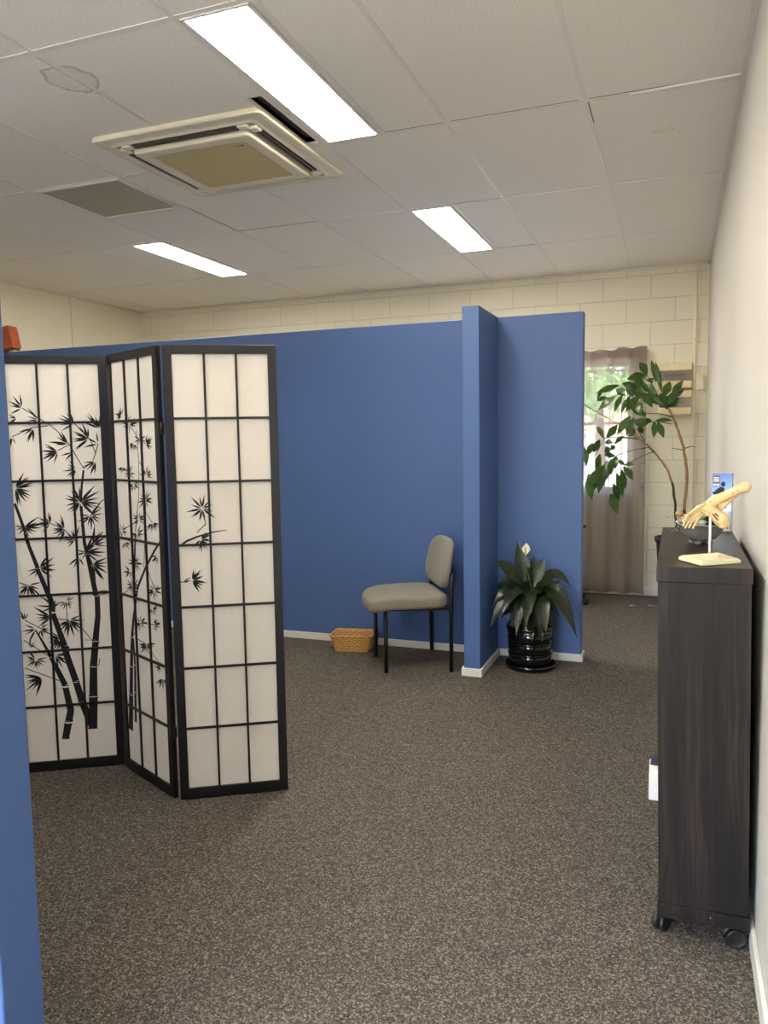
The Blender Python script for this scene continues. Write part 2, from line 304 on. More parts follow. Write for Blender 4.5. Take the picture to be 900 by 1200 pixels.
BLADES = [[[0.3407,1.5729,0.3468,1.6279],[0.3426,1.572,0.3753,1.6199],[0.3437,1.5706,0.3928,1.598],[0.3441,1.5695,0.389,1.579],[0.3439,1.5667,0.3899,1.542],[0.3662,1.528,0.4014,1.5415],[0.3665,1.5268,0.4074,1.5287],[0.3663,1.5251,0.4125,1.5061],[0.3658,1.5241,0.3993,1.4982],[0.2823,1.5219,0.321,1.5703],[0.2835,1.52,0.3232,1.5342],[0.2838,1.5183,0.3258,1.5144],[0.2835,1.5169,0.322,1.4978],[0.3057,1.4826,0.3608,1.4694],[0.3052,1.4812,0.3404,1.4577],[0.3038,1.4798,0.3333,1.4277],[0.3034,1.4796,0.3271,1.422],[0.302,1.4793,0.3049,1.4245],[0.39,1.4466,0.4213,1.419],[0.3876,1.4451,0.3951,1.4026],[0.385,1.4456,0.372,1.4184],[0.1402,1.5068,0.1564,1.5555],[0.1412,1.5063,0.1676,1.5457],[0.1422,1.5052,0.1932,1.5404],[0.1427,1.5042,0.2029,1.5255],[0.1429,1.5025,0.1968,1.4979],[0.1425,1.5007,0.1948,1.47],[0.0354,1.484,0.0071,1.5444],[0.0371,1.4844,0.0348,1.5369],[0.0386,1.4841,0.0551,1.5318],[0.0396,1.4835,0.0821,1.5456],[0.0401,1.4831,0.0896,1.5366],[0.041,1.4817,0.1017,1.5071],[0.0842,1.4418,0.0856,1.4876],[0.0854,1.4415,0.109,1.508],[0.0865,1.4409,0.1237,1.4928],[0.0877,1.4394,0.148,1.4703],[0.0879,1.4389,0.1368,1.4558],[0.0881,1.4375,0.1517,1.4372],[0.0881,1.4368,0.1504,1.425],[0.0875,1.435,0.1424,1.3946],[0.0872,1.4347,0.1406,1.3878],[0.0477,1.4196,0.0519,1.4664],[0.0508,1.4174,0.1011,1.4476],[0.0513,1.4144,0.1093,1.4006],[0.169,1.421,0.1959,1.4732],[0.1698,1.4204,0.2054,1.4605],[0.1704,1.4196,0.2138,1.4486],[0.1711,1.4178,0.2484,1.4264],[0.1711,1.417,0.2204,1.4135],[0.2128,1.388,0.2631,1.4206],[0.2131,1.3874,0.2602,1.4077],[0.2135,1.3859,0.2817,1.3884],[0.2134,1.3848,0.2692,1.3709],[0.2132,1.384,0.2787,1.3522],[0.2125,1.3829,0.2579,1.3412],[0.2109,1.3818,0.2289,1.3333],[0.1559,1.38,0.2002,1.3676],[0.1547,1.3779,0.1843,1.3446],[0.0654,1.3393,0.1127,1.336],[0.0652,1.338,0.119,1.3158],[0.0645,1.3367,0.1016,1.3039],[0.063,1.3356,0.0861,1.2796],[0.0618,1.3353,0.0674,1.2851],[0.1441,1.3123,0.1694,1.3516],[0.1452,1.3112,0.1751,1.3327],[0.1458,1.3098,0.1783,1.3182],[0.146,1.3083,0.1967,1.3017],[0.1453,1.3062,0.1812,1.279],[0.1446,1.3054,0.1693,1.2745],[0.1436,1.3048,0.1594,1.2697],[0.3853,1.2316,0.378,1.1538],[0.3847,1.2317,0.3666,1.159],[0.3834,1.2324,0.3438,1.1745],[0.3827,1.2331,0.3298,1.1857],[0.3822,1.2338,0.3231,1.199],[0.3819,1.2348,0.3225,1.2181],[0.3817,1.2364,0.3139,1.2456],[0.3818,1.237,0.3082,1.2587],[0.3824,1.2383,0.3284,1.2785],[0.3826,1.2387,0.3335,1.2838],[0.3836,1.2396,0.3477,1.3018],[0.1317,1.175,0.1319,1.2392],[0.1332,1.1746,0.1557,1.233],[0.1342,1.174,0.1679,1.2207],[0.1353,1.1726,0.1888,1.2019],[0.1357,1.1716,0.1949,1.1866],[0.1357,1.1696,0.1919,1.1559],[0.1352,1.1682,0.1895,1.1304],[0.1346,1.1674,0.1722,1.1265],[0.1338,1.1668,0.165,1.1102],[0.1317,1.1662,0.1323,1.111],[0.1288,1.1675,0.0681,1.1017],[0.128,1.1687,0.0685,1.1375],[0.1276,1.1701,0.0458,1.1595],[0.1276,1.1713,0.0519,1.1852],[0.128,1.1726,0.0474,1.2168],[0.1287,1.1737,0.0666,1.2407],[0.0973,1.1111,0.1412,1.1139],[0.097,1.109,0.1487,1.0833],[0.0962,1.1077,0.1377,1.0644],[0.0944,1.1066,0.1065,1.0648],[0.0929,1.1065,0.09,1.058],[0.0917,1.1068,0.0763,1.064],[0.0901,1.1079,0.0571,1.0765],[0.0893,1.1093,0.0511,1.0944],[0.0891,1.1113,0.0393,1.1175],[0.0896,1.1131,0.0419,1.1439],[0.0904,1.1142,0.0482,1.1652],[0.0314,1.1797,0.0552,1.1875],[0.0305,1.1753,0.049,1.1569],[0.3612,1.0652,0.3555,0.9966],[0.3598,1.0657,0.3402,1.0253],[0.3586,1.0667,0.3251,1.0363],[0.3579,1.0678,0.3112,1.0472],[0.3576,1.0692,0.29,1.0651],[0.3577,1.0709,0.307,1.0889],[0.3655,1.0704,0.3998,1.0783],[0.3655,1.0683,0.3915,1.0602],[0.3641,1.066,0.3848,1.0365],[0.3576,1.0702,0.2635,1.0881],[0.3582,1.0719,0.2974,1.1151],[0.2557,1.0844,0.2517,1.1201],[0.2565,1.0844,0.2607,1.1332],[0.2585,1.0836,0.2796,1.1149],[0.2596,1.0823,0.3048,1.1107],[0.2601,1.0809,0.3021,1.0894],[0.2602,1.0793,0.2996,1.0718],[0.2592,1.0771,0.2901,1.0462],[0.2003,1.0603,0.2132,1.1208],[0.2011,1.06,0.2196,1.1007],[0.2024,1.0589,0.2389,1.0921],[0.2029,1.0583,0.2406,1.0819],[0.2034,1.0564,0.2515,1.0602],[0.2034,1.0558,0.2513,1.0523],[0.2032,1.0546,0.2521,1.0363],[0.2025,1.0532,0.2355,1.0221],[0.2012,1.0521,0.2265,0.9978],[0.2007,1.0519,0.2172,1.0019],[0.1589,1.0147,0.1393,1.0696],[0.161,1.015,0.1661,1.0564],[0.1619,1.0147,0.1757,1.0514],[0.1637,1.0132,0.196,1.0385],[0.1643,1.0121,0.2058,1.0283],[0.1646,1.0105,0.2119,1.0088],[0.1642,1.0088,0.1976,0.9926],[0.1633,1.0074,0.1919,0.9762],[0.0848,0.985,0.0257,0.9764],[0.0848,0.9861,0.0194,0.995],[0.0852,0.9876,0.0315,1.0178],[0.0862,0.989,0.0425,1.0442],[0.0867,0.9893,0.0567,1.041],[0.0884,0.99,0.0781,1.0716],[0.117,0.9494,0.097,0.8826],[0.1166,0.9495,0.0866,0.8786],[0.1152,0.9507,0.0648,0.904],[0.1144,0.9522,0.0491,0.9294],[0.1141,0.9534,0.0365,0.9496],[0.1143,0.9547,0.0548,0.9713],[0.1151,0.9564,0.0724,0.9941],[0.1156,0.957,0.0677,1.0188],[0.1166,0.9576,0.0857,1.0307],[0.1223,0.9546,0.1575,0.9641],[0.1223,0.9524,0.1641,0.9409],[0.1206,0.9498,0.1373,0.9219],[0.1539,0.9302,0.1943,0.8979],[0.1524,0.9289,0.1725,0.8857],[0.1509,0.9284,0.1549,0.8739],[0.1484,0.9291,0.1281,0.8941],[0.096,0.8964,0.0855,0.808],[0.0944,0.8969,0.0547,0.8253],[0.0942,0.8971,0.0479,0.8273],[0.0928,0.8988,0.0118,0.857],[0.0925,0.8997,0.0375,0.8846],[0.0924,0.901,0.0295,0.9044],[0.0925,0.9019,0.007,0.9272],[0.0264,0.7817,0.0048,0.8146],[0.0277,0.7823,0.0131,0.8394],[0.0294,0.7825,0.0365,0.8336],[0.0314,0.7816,0.0548,0.8138],[0.0327,0.7798,0.0652,0.7952],[0.033,0.7785,0.0761,0.7829],[0.0328,0.7765,0.0667,0.7638],[0.0314,0.7745,0.0632,0.7312],[0.0294,0.7736,0.0348,0.7338],[0.028,0.7736,0.0199,0.7298],[0.3073,0.8898,0.2604,0.8511],[0.3065,0.8914,0.2523,0.8767],[0.3065,0.8918,0.2417,0.882],[0.3065,0.8933,0.2441,0.9073],[0.3071,0.8949,0.2481,0.9393],[0.3081,0.896,0.2705,0.9511],[0.3145,0.8916,0.3593,0.8821],[0.3139,0.89,0.3557,0.8598],[0.3125,0.8886,0.3308,0.8544],[0.3625,0.8225,0.4092,0.8354],[0.3625,0.8205,0.4052,0.8104],[0.362,0.8191,0.4098,0.7876],[0.3616,0.8184,0.4034,0.7776],[0.3605,0.8175,0.3808,0.7771],[0.3587,0.817,0.3604,0.768],[0.3571,0.8173,0.3383,0.7657],[0.3563,0.8178,0.3237,0.7642],[0.3555,0.8185,0.3121,0.7778],[0.3548,0.8198,0.3147,0.8033],[0.3546,0.8223,0.2989,0.8343],[0.2643,0.7269,0.3003,0.767],[0.2655,0.7243,0.3337,0.7326],[0.2653,0.7222,0.3147,0.7026],[0.2576,0.7256,0.2323,0.7378],[0.2583,0.7267,0.2378,0.7464],[0.26,0.7279,0.2505,0.7559],[0.2614,0.7282,0.2612,0.7544],[0.2128,0.7425,0.2488,0.738],[0.212,0.7405,0.2388,0.7203],[0.2104,0.739,0.2253,0.7059],[0.2087,0.7386,0.2091,0.7008],[0.2066,0.7392,0.1904,0.7094],[0.2055,0.7402,0.1857,0.7224],[0.2046,0.7423,0.179,0.7376],[0.205,0.7452,0.1755,0.7625],[0.2063,0.7467,0.192,0.7691],[0.2775,0.6823,0.3443,0.7295],[0.278,0.681,0.3412,0.6977],[0.2782,0.6798,0.3325,0.6784],[0.278,0.6788,0.3327,0.6638],[0.2774,0.6774,0.33,0.6382],[0.2064,0.6591,0.2506,0.6417],[0.2061,0.6584,0.25,0.6314],[0.2053,0.6574,0.2401,0.6174],[0.2042,0.6565,0.2268,0.601],[0.2031,0.6562,0.2128,0.5829],[0.2014,0.6563,0.1835,0.5843],[0.1999,0.6571,0.162,0.6044],[0.1992,0.658,0.1435,0.6131],[0.1987,0.6589,0.1419,0.6324],[0.1983,0.6605,0.1365,0.6575],[0.1986,0.6623,0.1545,0.6815],[0.3786,0.6754,0.3654,0.7025],[0.3804,0.6759,0.3801,0.7076],[0.3824,0.6754,0.4043,0.719],[0.3838,0.674,0.4111,0.6948],[0.3421,0.6336,0.3846,0.6542],[0.3424,0.6313,0.3997,0.6242],[0.3421,0.6299,0.3832,0.6087],[0.3405,0.628,0.3729,0.5686],[0.3194,0.6264,0.3315,0.5937],[0.3177,0.6261,0.3164,0.5988],[0.3172,0.6261,0.3103,0.5851],[0.3155,0.6269,0.3006,0.604],[0.3144,0.6281,0.279,0.6035],[0.3139,0.6295,0.2836,0.622],[0.3138,0.6306,0.2875,0.6312],[0.3144,0.6329,0.2863,0.6525],[0.3154,0.6341,0.2999,0.6566],[0.2488,0.5821,0.2827,0.5917],[0.2489,0.5808,0.2842,0.5795],[0.2488,0.5799,0.2905,0.5683],[0.2483,0.5788,0.2789,0.5601],[0.2479,0.5781,0.2905,0.5392],[0.247,0.5772,0.272,0.5362],[0.2459,0.5767,0.2584,0.5288],[0.2452,0.5765,0.2494,0.5322],[0.2441,0.5765,0.237,0.527],[0.2477,0.5911,0.2831,0.6183],[0.2484,0.5895,0.2829,0.5984],[0.2485,0.5886,0.2906,0.5904],[0.265,0.5067,0.2549,0.448],[0.2638,0.5071,0.2379,0.4526],[0.2625,0.5082,0.2131,0.4639],[0.262,0.509,0.2158,0.4834],[0.2616,0.511,0.2157,0.5097],[0.2616,0.5116,0.2139,0.518],[0.3481,0.5016,0.3753,0.543],[0.3495,0.4998,0.3836,0.5158],[0.3497,0.4989,0.3815,0.5063],[0.3497,0.4972,0.3816,0.4908],[0.3491,0.4955,0.3843,0.4695],[0.3482,0.4944,0.3677,0.4668],[0.3464,0.4936,0.352,0.4594],[0.3454,0.4935,0.343,0.4535],[0.3438,0.494,0.3288,0.4619],[0.3426,0.495,0.3146,0.4679],[0.3417,0.4967,0.301,0.4839],[0.3416,0.4985,0.2976,0.5043],[0.3662,0.5532,0.3403,0.5615],[0.367,0.5549,0.3441,0.5764],[0.3689,0.5562,0.3592,0.5896],[0.3283,0.4185,0.4089,0.4368],[0.3284,0.418,0.4143,0.4263],[0.3283,0.4168,0.3891,0.4055],[0.3282,0.4161,0.3879,0.3943],[0.3277,0.415,0.3945,0.3649],[0.327,0.4142,0.3666,0.3661],[0.3258,0.4134,0.3546,0.3351],[0.3256,0.4133,0.3449,0.3524]],[[0.1126,1.5331,0.1272,1.5597],[0.1093,1.5333,0.0986,1.57],[0.1076,1.533,0.0899,1.5569],[0.1061,1.5324,0.0762,1.5545],[0.1047,1.5316,0.0732,1.5448],[0.1036,1.5302,0.0444,1.5393],[0.1034,1.5288,0.0621,1.5269],[0.1037,1.5278,0.0626,1.5195],[0.1049,1.5265,0.065,1.5079],[0.1756,1.4967,0.1642,1.5347],[0.1731,1.4961,0.1449,1.5215],[0.17,1.4934,0.1149,1.4992],[0.1702,1.4914,0.1168,1.4813],[0.1729,1.4893,0.1335,1.4544],[0.1765,1.4886,0.1727,1.4468],[0.1805,1.4893,0.2044,1.4671],[0.1833,1.4914,0.2334,1.4811],[0.1837,1.4931,0.2525,1.4966],[0.1823,1.4953,0.228,1.5171],[0.1782,1.4968,0.1914,1.5361],[0.2718,1.4265,0.293,1.4058],[0.2746,1.4287,0.3125,1.4216],[0.2743,1.4318,0.3139,1.4445],[0.2706,1.4337,0.2851,1.4578],[0.2666,1.4337,0.2557,1.4581],[0.2623,1.4314,0.2103,1.4448],[0.2619,1.4287,0.2116,1.4196],[0.2639,1.4267,0.2379,1.4078],[0.3148,1.4099,0.35,1.3871],[0.3151,1.4101,0.3469,1.3925],[0.3162,1.411,0.3679,1.3962],[0.3169,1.4129,0.3613,1.4138],[0.3168,1.4138,0.3632,1.4219],[0.3162,1.4147,0.3715,1.4336],[0.3153,1.4155,0.3607,1.4415],[0.3143,1.416,0.338,1.4363],[0.3126,1.4165,0.3311,1.4491],[0.3114,1.4167,0.3191,1.4474],[0.2,1.4134,0.1673,1.4142],[0.2002,1.412,0.1604,1.4046],[0.2013,1.4107,0.1624,1.3921],[0.2029,1.4098,0.1716,1.3817],[0.2057,1.4092,0.1972,1.3774],[0.2079,1.4093,0.215,1.3815],[0.2099,1.4097,0.2319,1.3835],[0.2115,1.4105,0.2426,1.3918],[0.089,1.3167,0.0454,1.3044],[0.0896,1.316,0.0593,1.3032],[0.0907,1.3153,0.0611,1.2957],[0.0932,1.3145,0.0747,1.2848],[0.0954,1.3144,0.0937,1.2902],[0.0978,1.3147,0.1096,1.2928],[0.0994,1.3152,0.1172,1.2983],[0.101,1.316,0.1373,1.2984],[0.1599,1.2989,0.1872,1.3278],[0.1566,1.2993,0.1591,1.3306],[0.1527,1.2986,0.1291,1.3217],[0.1505,1.2972,0.1137,1.3108],[0.1493,1.2943,0.1106,1.2896],[0.1508,1.2922,0.115,1.2728],[0.153,1.2912,0.138,1.2728],[0.1568,1.291,0.1599,1.2692],[0.1608,1.2922,0.1953,1.27],[0.163,1.2945,0.2082,1.2904],[0.3093,1.2883,0.3281,1.2693],[0.3116,1.2899,0.3533,1.2774],[0.3125,1.2917,0.3562,1.2923],[0.312,1.2936,0.3486,1.3057],[0.3109,1.2946,0.3421,1.3132],[0.3081,1.2956,0.3266,1.3299],[0.306,1.2957,0.3057,1.3269],[0.3023,1.2947,0.2793,1.3143],[0.301,1.2939,0.263,1.3114],[0.2994,1.2915,0.2418,1.2904],[0.1828,1.2444,0.1419,1.2482],[0.1827,1.2426,0.1381,1.2351],[0.1846,1.2405,0.1563,1.2217],[0.1865,1.2398,0.1666,1.213],[0.1911,1.2398,0.1993,1.2189],[0.1928,1.2403,0.2095,1.2231],[0.1958,1.2424,0.2371,1.2337],[0.1964,1.2441,0.2327,1.246],[0.1953,1.2464,0.2346,1.2644],[0.2823,1.1848,0.2893,1.1484],[0.2847,1.1855,0.3109,1.159],[0.2878,1.1881,0.3502,1.1804],[0.2881,1.1898,0.3506,1.1988],[0.2864,1.192,0.3352,1.2227],[0.2841,1.1928,0.3071,1.2284],[0.2795,1.1926,0.2638,1.223],[0.2774,1.1917,0.249,1.2117],[0.2752,1.1897,0.2343,1.1953],[0.275,1.1875,0.2177,1.1755],[0.2765,1.1857,0.2304,1.156],[0.2806,1.1847,0.2722,1.1453],[0.2266,1.1072,0.2665,1.0887],[0.2283,1.1096,0.2879,1.1097],[0.2281,1.1115,0.2856,1.1291],[0.2266,1.1129,0.2552,1.1321],[0.2234,1.1138,0.2347,1.1395],[0.2192,1.1132,0.2019,1.1392],[0.2158,1.1113,0.1684,1.1252],[0.2148,1.1096,0.1676,1.1095],[0.2156,1.1069,0.1744,1.0889],[0.2176,1.1057,0.1873,1.0764],[0.3324,1.0978,0.2794,1.0761],[0.3335,1.0969,0.2848,1.0634],[0.3354,1.0962,0.3175,1.0708],[0.3368,1.0961,0.3237,1.0585],[0.3378,1.0961,0.3349,1.0691],[0.3398,1.0964,0.3516,1.0679],[0.3418,1.0972,0.3764,1.0673],[0.3427,1.0977,0.3749,1.0798],[0.3439,1.0988,0.3938,1.0862],[0.3446,1.1001,0.3979,1.0997],[0.0586,1.044,0.0595,1.0152],[0.0639,1.046,0.1031,1.029],[0.0656,1.0479,0.1144,1.0454],[0.0652,1.0509,0.1171,1.0711],[0.0621,1.0525,0.0847,1.0792],[0.0572,1.0524,0.0482,1.0821],[0.0521,1.0497,0.0037,1.0602],[0.0511,1.0474,-0.0157,1.0394],[0.0524,1.0451,0.0112,1.0236],[0.0576,1.0439,0.0529,1.02],[0.0816,0.9995,0.0514,0.9724],[0.0825,0.9993,0.0601,0.9723],[0.0856,0.9991,0.0826,0.9693],[0.0881,0.9996,0.0997,0.978],[0.0899,1.0003,0.1242,0.9716],[0.0919,1.0017,0.1337,0.9889],[0.0928,1.0027,0.1358,0.9978],[0.1934,1.0472,0.1379,1.0361],[0.1943,1.0458,0.1606,1.0299],[0.1966,1.0446,0.1653,1.0113],[0.1999,1.0443,0.197,1.012],[0.204,1.0454,0.2325,1.0212],[0.2061,1.047,0.2379,1.0382],[0.207,1.0484,0.262,1.0473],[0.2067,1.0509,0.2616,1.0704],[0.2042,1.0525,0.2379,1.0868],[0.1626,0.9169,0.145,0.8716],[0.1671,0.9178,0.1943,0.8835],[0.1695,0.9192,0.2169,0.899],[0.1713,0.9218,0.2411,0.9263],[0.1703,0.9245,0.2115,0.9462],[0.1683,0.9255,0.1963,0.9549],[0.1645,0.9256,0.1654,0.9568],[0.1604,0.9243,0.1344,0.9442],[0.1583,0.9227,0.1094,0.9336],[0.1573,0.9204,0.1021,0.9128],[0.1158,0.8862,0.0671,0.9033],[0.1149,0.8852,0.0795,0.8906],[0.1141,0.8828,0.0484,0.8693],[0.1148,0.8815,0.0757,0.8647],[0.116,0.8805,0.0685,0.847],[0.1195,0.8798,0.1096,0.8552],[0.1211,0.8799,0.1193,0.8494],[0.1241,0.8807,0.1463,0.8514],[0.1266,0.8821,0.1696,0.8643],[0.3625,0.9699,0.3088,0.965],[0.3633,0.9676,0.3126,0.9419],[0.364,0.9671,0.3319,0.9451],[0.3669,0.9663,0.3513,0.9345],[0.369,0.9664,0.3697,0.9336],[0.1392,0.8172,0.1455,0.7748],[0.1423,0.8183,0.1739,0.7928],[0.1449,0.8205,0.1978,0.8134],[0.1456,0.8234,0.1917,0.8366],[0.1441,0.825,0.1936,0.8576],[0.1417,0.8258,0.1708,0.8664],[0.1372,0.8254,0.126,0.8583],[0.1334,0.8236,0.0852,0.8446],[0.1318,0.8219,0.0764,0.8257],[0.1314,0.8195,0.0761,0.8045],[0.1335,0.8175,0.102,0.793],[0.1368,0.8169,0.123,0.781],[0.328,0.8246,0.3352,0.7849],[0.331,0.8257,0.3609,0.8025],[0.3335,0.8282,0.3941,0.8245],[0.3337,0.8307,0.3974,0.8519],[0.3326,0.8319,0.3679,0.8546],[0.3288,0.8328,0.3383,0.8602],[0.326,0.8324,0.3139,0.8675],[0.3227,0.8308,0.2872,0.8478],[0.3208,0.8281,0.2725,0.8247],[0.321,0.8263,0.26,0.804],[0.3225,0.8249,0.2855,0.7972],[0.3261,0.8243,0.3154,0.788],[0.2992,0.7463,0.2601,0.7298],[0.3007,0.7451,0.277,0.7259],[0.3037,0.7446,0.2947,0.7221],[0.3077,0.7455,0.3203,0.7261],[0.3094,0.7464,0.3381,0.7275],[0.3116,0.7487,0.3458,0.7471],[0.312,0.7507,0.3561,0.7624],[0.3113,0.752,0.351,0.7722],[0.1989,0.6784,0.2369,0.706],[0.1944,0.679,0.2004,0.714],[0.1902,0.6777,0.1672,0.699],[0.188,0.6761,0.1526,0.6856],[0.1866,0.6727,0.1266,0.6572],[0.1875,0.6712,0.1487,0.6498],[0.1918,0.67,0.1774,0.633],[0.1961,0.671,0.2115,0.6491],[0.1991,0.673,0.2347,0.6627],[0.2006,0.6758,0.2602,0.6863],[0.1996,0.678,0.2415,0.7016],[0.3157,0.6837,0.3239,0.6617],[0.3165,0.684,0.3346,0.6566],[0.3186,0.6852,0.3427,0.6724],[0.3203,0.687,0.367,0.6834],[0.3209,0.689,0.3737,0.701],[0.3208,0.6896,0.3708,0.7058],[0.3192,0.6913,0.3478,0.7132],[0.3175,0.6918,0.3381,0.719],[0.316,0.6919,0.3257,0.7155],[0.2319,0.5914,0.1675,0.5783],[0.2322,0.59,0.1728,0.5643],[0.2326,0.5895,0.1838,0.5635],[0.234,0.5886,0.1802,0.5415],[0.2358,0.5883,0.2138,0.5554],[0.2381,0.5884,0.2333,0.5567],[0.2404,0.589,0.2563,0.5526],[0.2428,0.5902,0.2729,0.5706],[0.2438,0.591,0.2887,0.5747],[0.2454,0.593,0.3027,0.5948],[0.2457,0.5943,0.3199,0.6105],[0.3586,0.5249,0.3703,0.5498],[0.3555,0.5243,0.3489,0.5494],[0.3525,0.5228,0.3262,0.5381],[0.351,0.5213,0.3172,0.5269],[0.35,0.5194,0.301,0.5117],[0.35,0.5182,0.3171,0.5071],[0.3509,0.5169,0.3176,0.496],[0.3535,0.516,0.3367,0.491],[0.361,0.4738,0.3029,0.4407],[0.3623,0.473,0.328,0.4423],[0.3633,0.4727,0.3331,0.4355],[0.3638,0.4727,0.3335,0.4287],[0.3665,0.4729,0.3627,0.4322],[0.3669,0.4729,0.3665,0.4256],[0.369,0.4737,0.3893,0.4406],[0.3709,0.4749,0.4026,0.4568],[0.3717,0.4756,0.4114,0.4627],[0.1594,0.7747,0.1301,0.7579],[0.1619,0.7738,0.1411,0.7471],[0.1644,0.7737,0.1599,0.752],[0.1658,0.774,0.1682,0.7517],[0.1691,0.7752,0.1962,0.7535],[0.1708,0.7764,0.2052,0.7652],[0.1714,0.777,0.2076,0.7699]],[[0.1229,1.1569,0.0959,1.1296],[0.1249,1.1558,0.1158,1.1112],[0.1264,1.1558,0.1359,1.1057],[0.1287,1.1573,0.176,1.1192],[0.1294,1.1587,0.1677,1.1479],[0.1294,1.161,0.1675,1.1738],[0.1285,1.1625,0.1568,1.1906],[0.1264,1.1636,0.1358,1.2145],[0.125,1.1636,0.1169,1.2077],[0.1231,1.1627,0.0831,1.2089],[0.1221,1.1611,0.0828,1.1764],[0.1219,1.159,0.0636,1.1487],[0.1226,1.1573,0.0806,1.1248],[0.1246,1.1559,0.1117,1.1113],[0.112,1.0376,0.084,1.0091],[0.1125,1.0372,0.0943,1.0124],[0.1143,1.0364,0.1088,0.9974],[0.115,1.0364,0.1171,0.9879],[0.1163,1.0366,0.1309,0.9995],[0.1171,1.0371,0.1426,1.0006],[0.1179,1.038,0.1486,1.0143],[0.1186,1.0395,0.1586,1.0308],[0.1187,1.0402,0.1517,1.0385],[0.1184,1.0419,0.1583,1.0592],[0.1181,1.0425,0.1591,1.0692],[0.1173,1.0434,0.1379,1.0692],[0.0205,0.9141,0.0787,0.9126],[0.0203,0.9156,0.0863,0.9399],[0.0201,0.916,0.0786,0.9464],[0.0196,0.9168,0.0677,0.9575],[0.0447,0.8767,0.0737,0.8806],[0.0443,0.8781,0.0753,0.895],[0.0784,0.8776,0.1037,0.8302],[0.0792,0.8783,0.1131,0.8425],[0.0799,0.8792,0.1202,0.8564],[0.0803,0.8803,0.1346,0.8675],[0.0803,0.8806,0.1222,0.8742],[0.0803,0.8821,0.1169,0.8906],[0.0802,0.8825,0.1217,0.8973],[0.0795,0.8837,0.1083,0.9085],[0.0791,0.8842,0.1138,0.9238],[0.0784,0.8847,0.0948,0.9162],[0.0774,0.8851,0.0866,0.9272],[0.0218,0.8399,0.0294,0.8217],[0.023,0.8408,0.0376,0.8254],[0.024,0.8427,0.0394,0.8386],[0.024,0.8446,0.0408,0.8491],[0.0231,0.8463,0.0368,0.8591],[0.0215,0.8474,0.0262,0.8613]]]
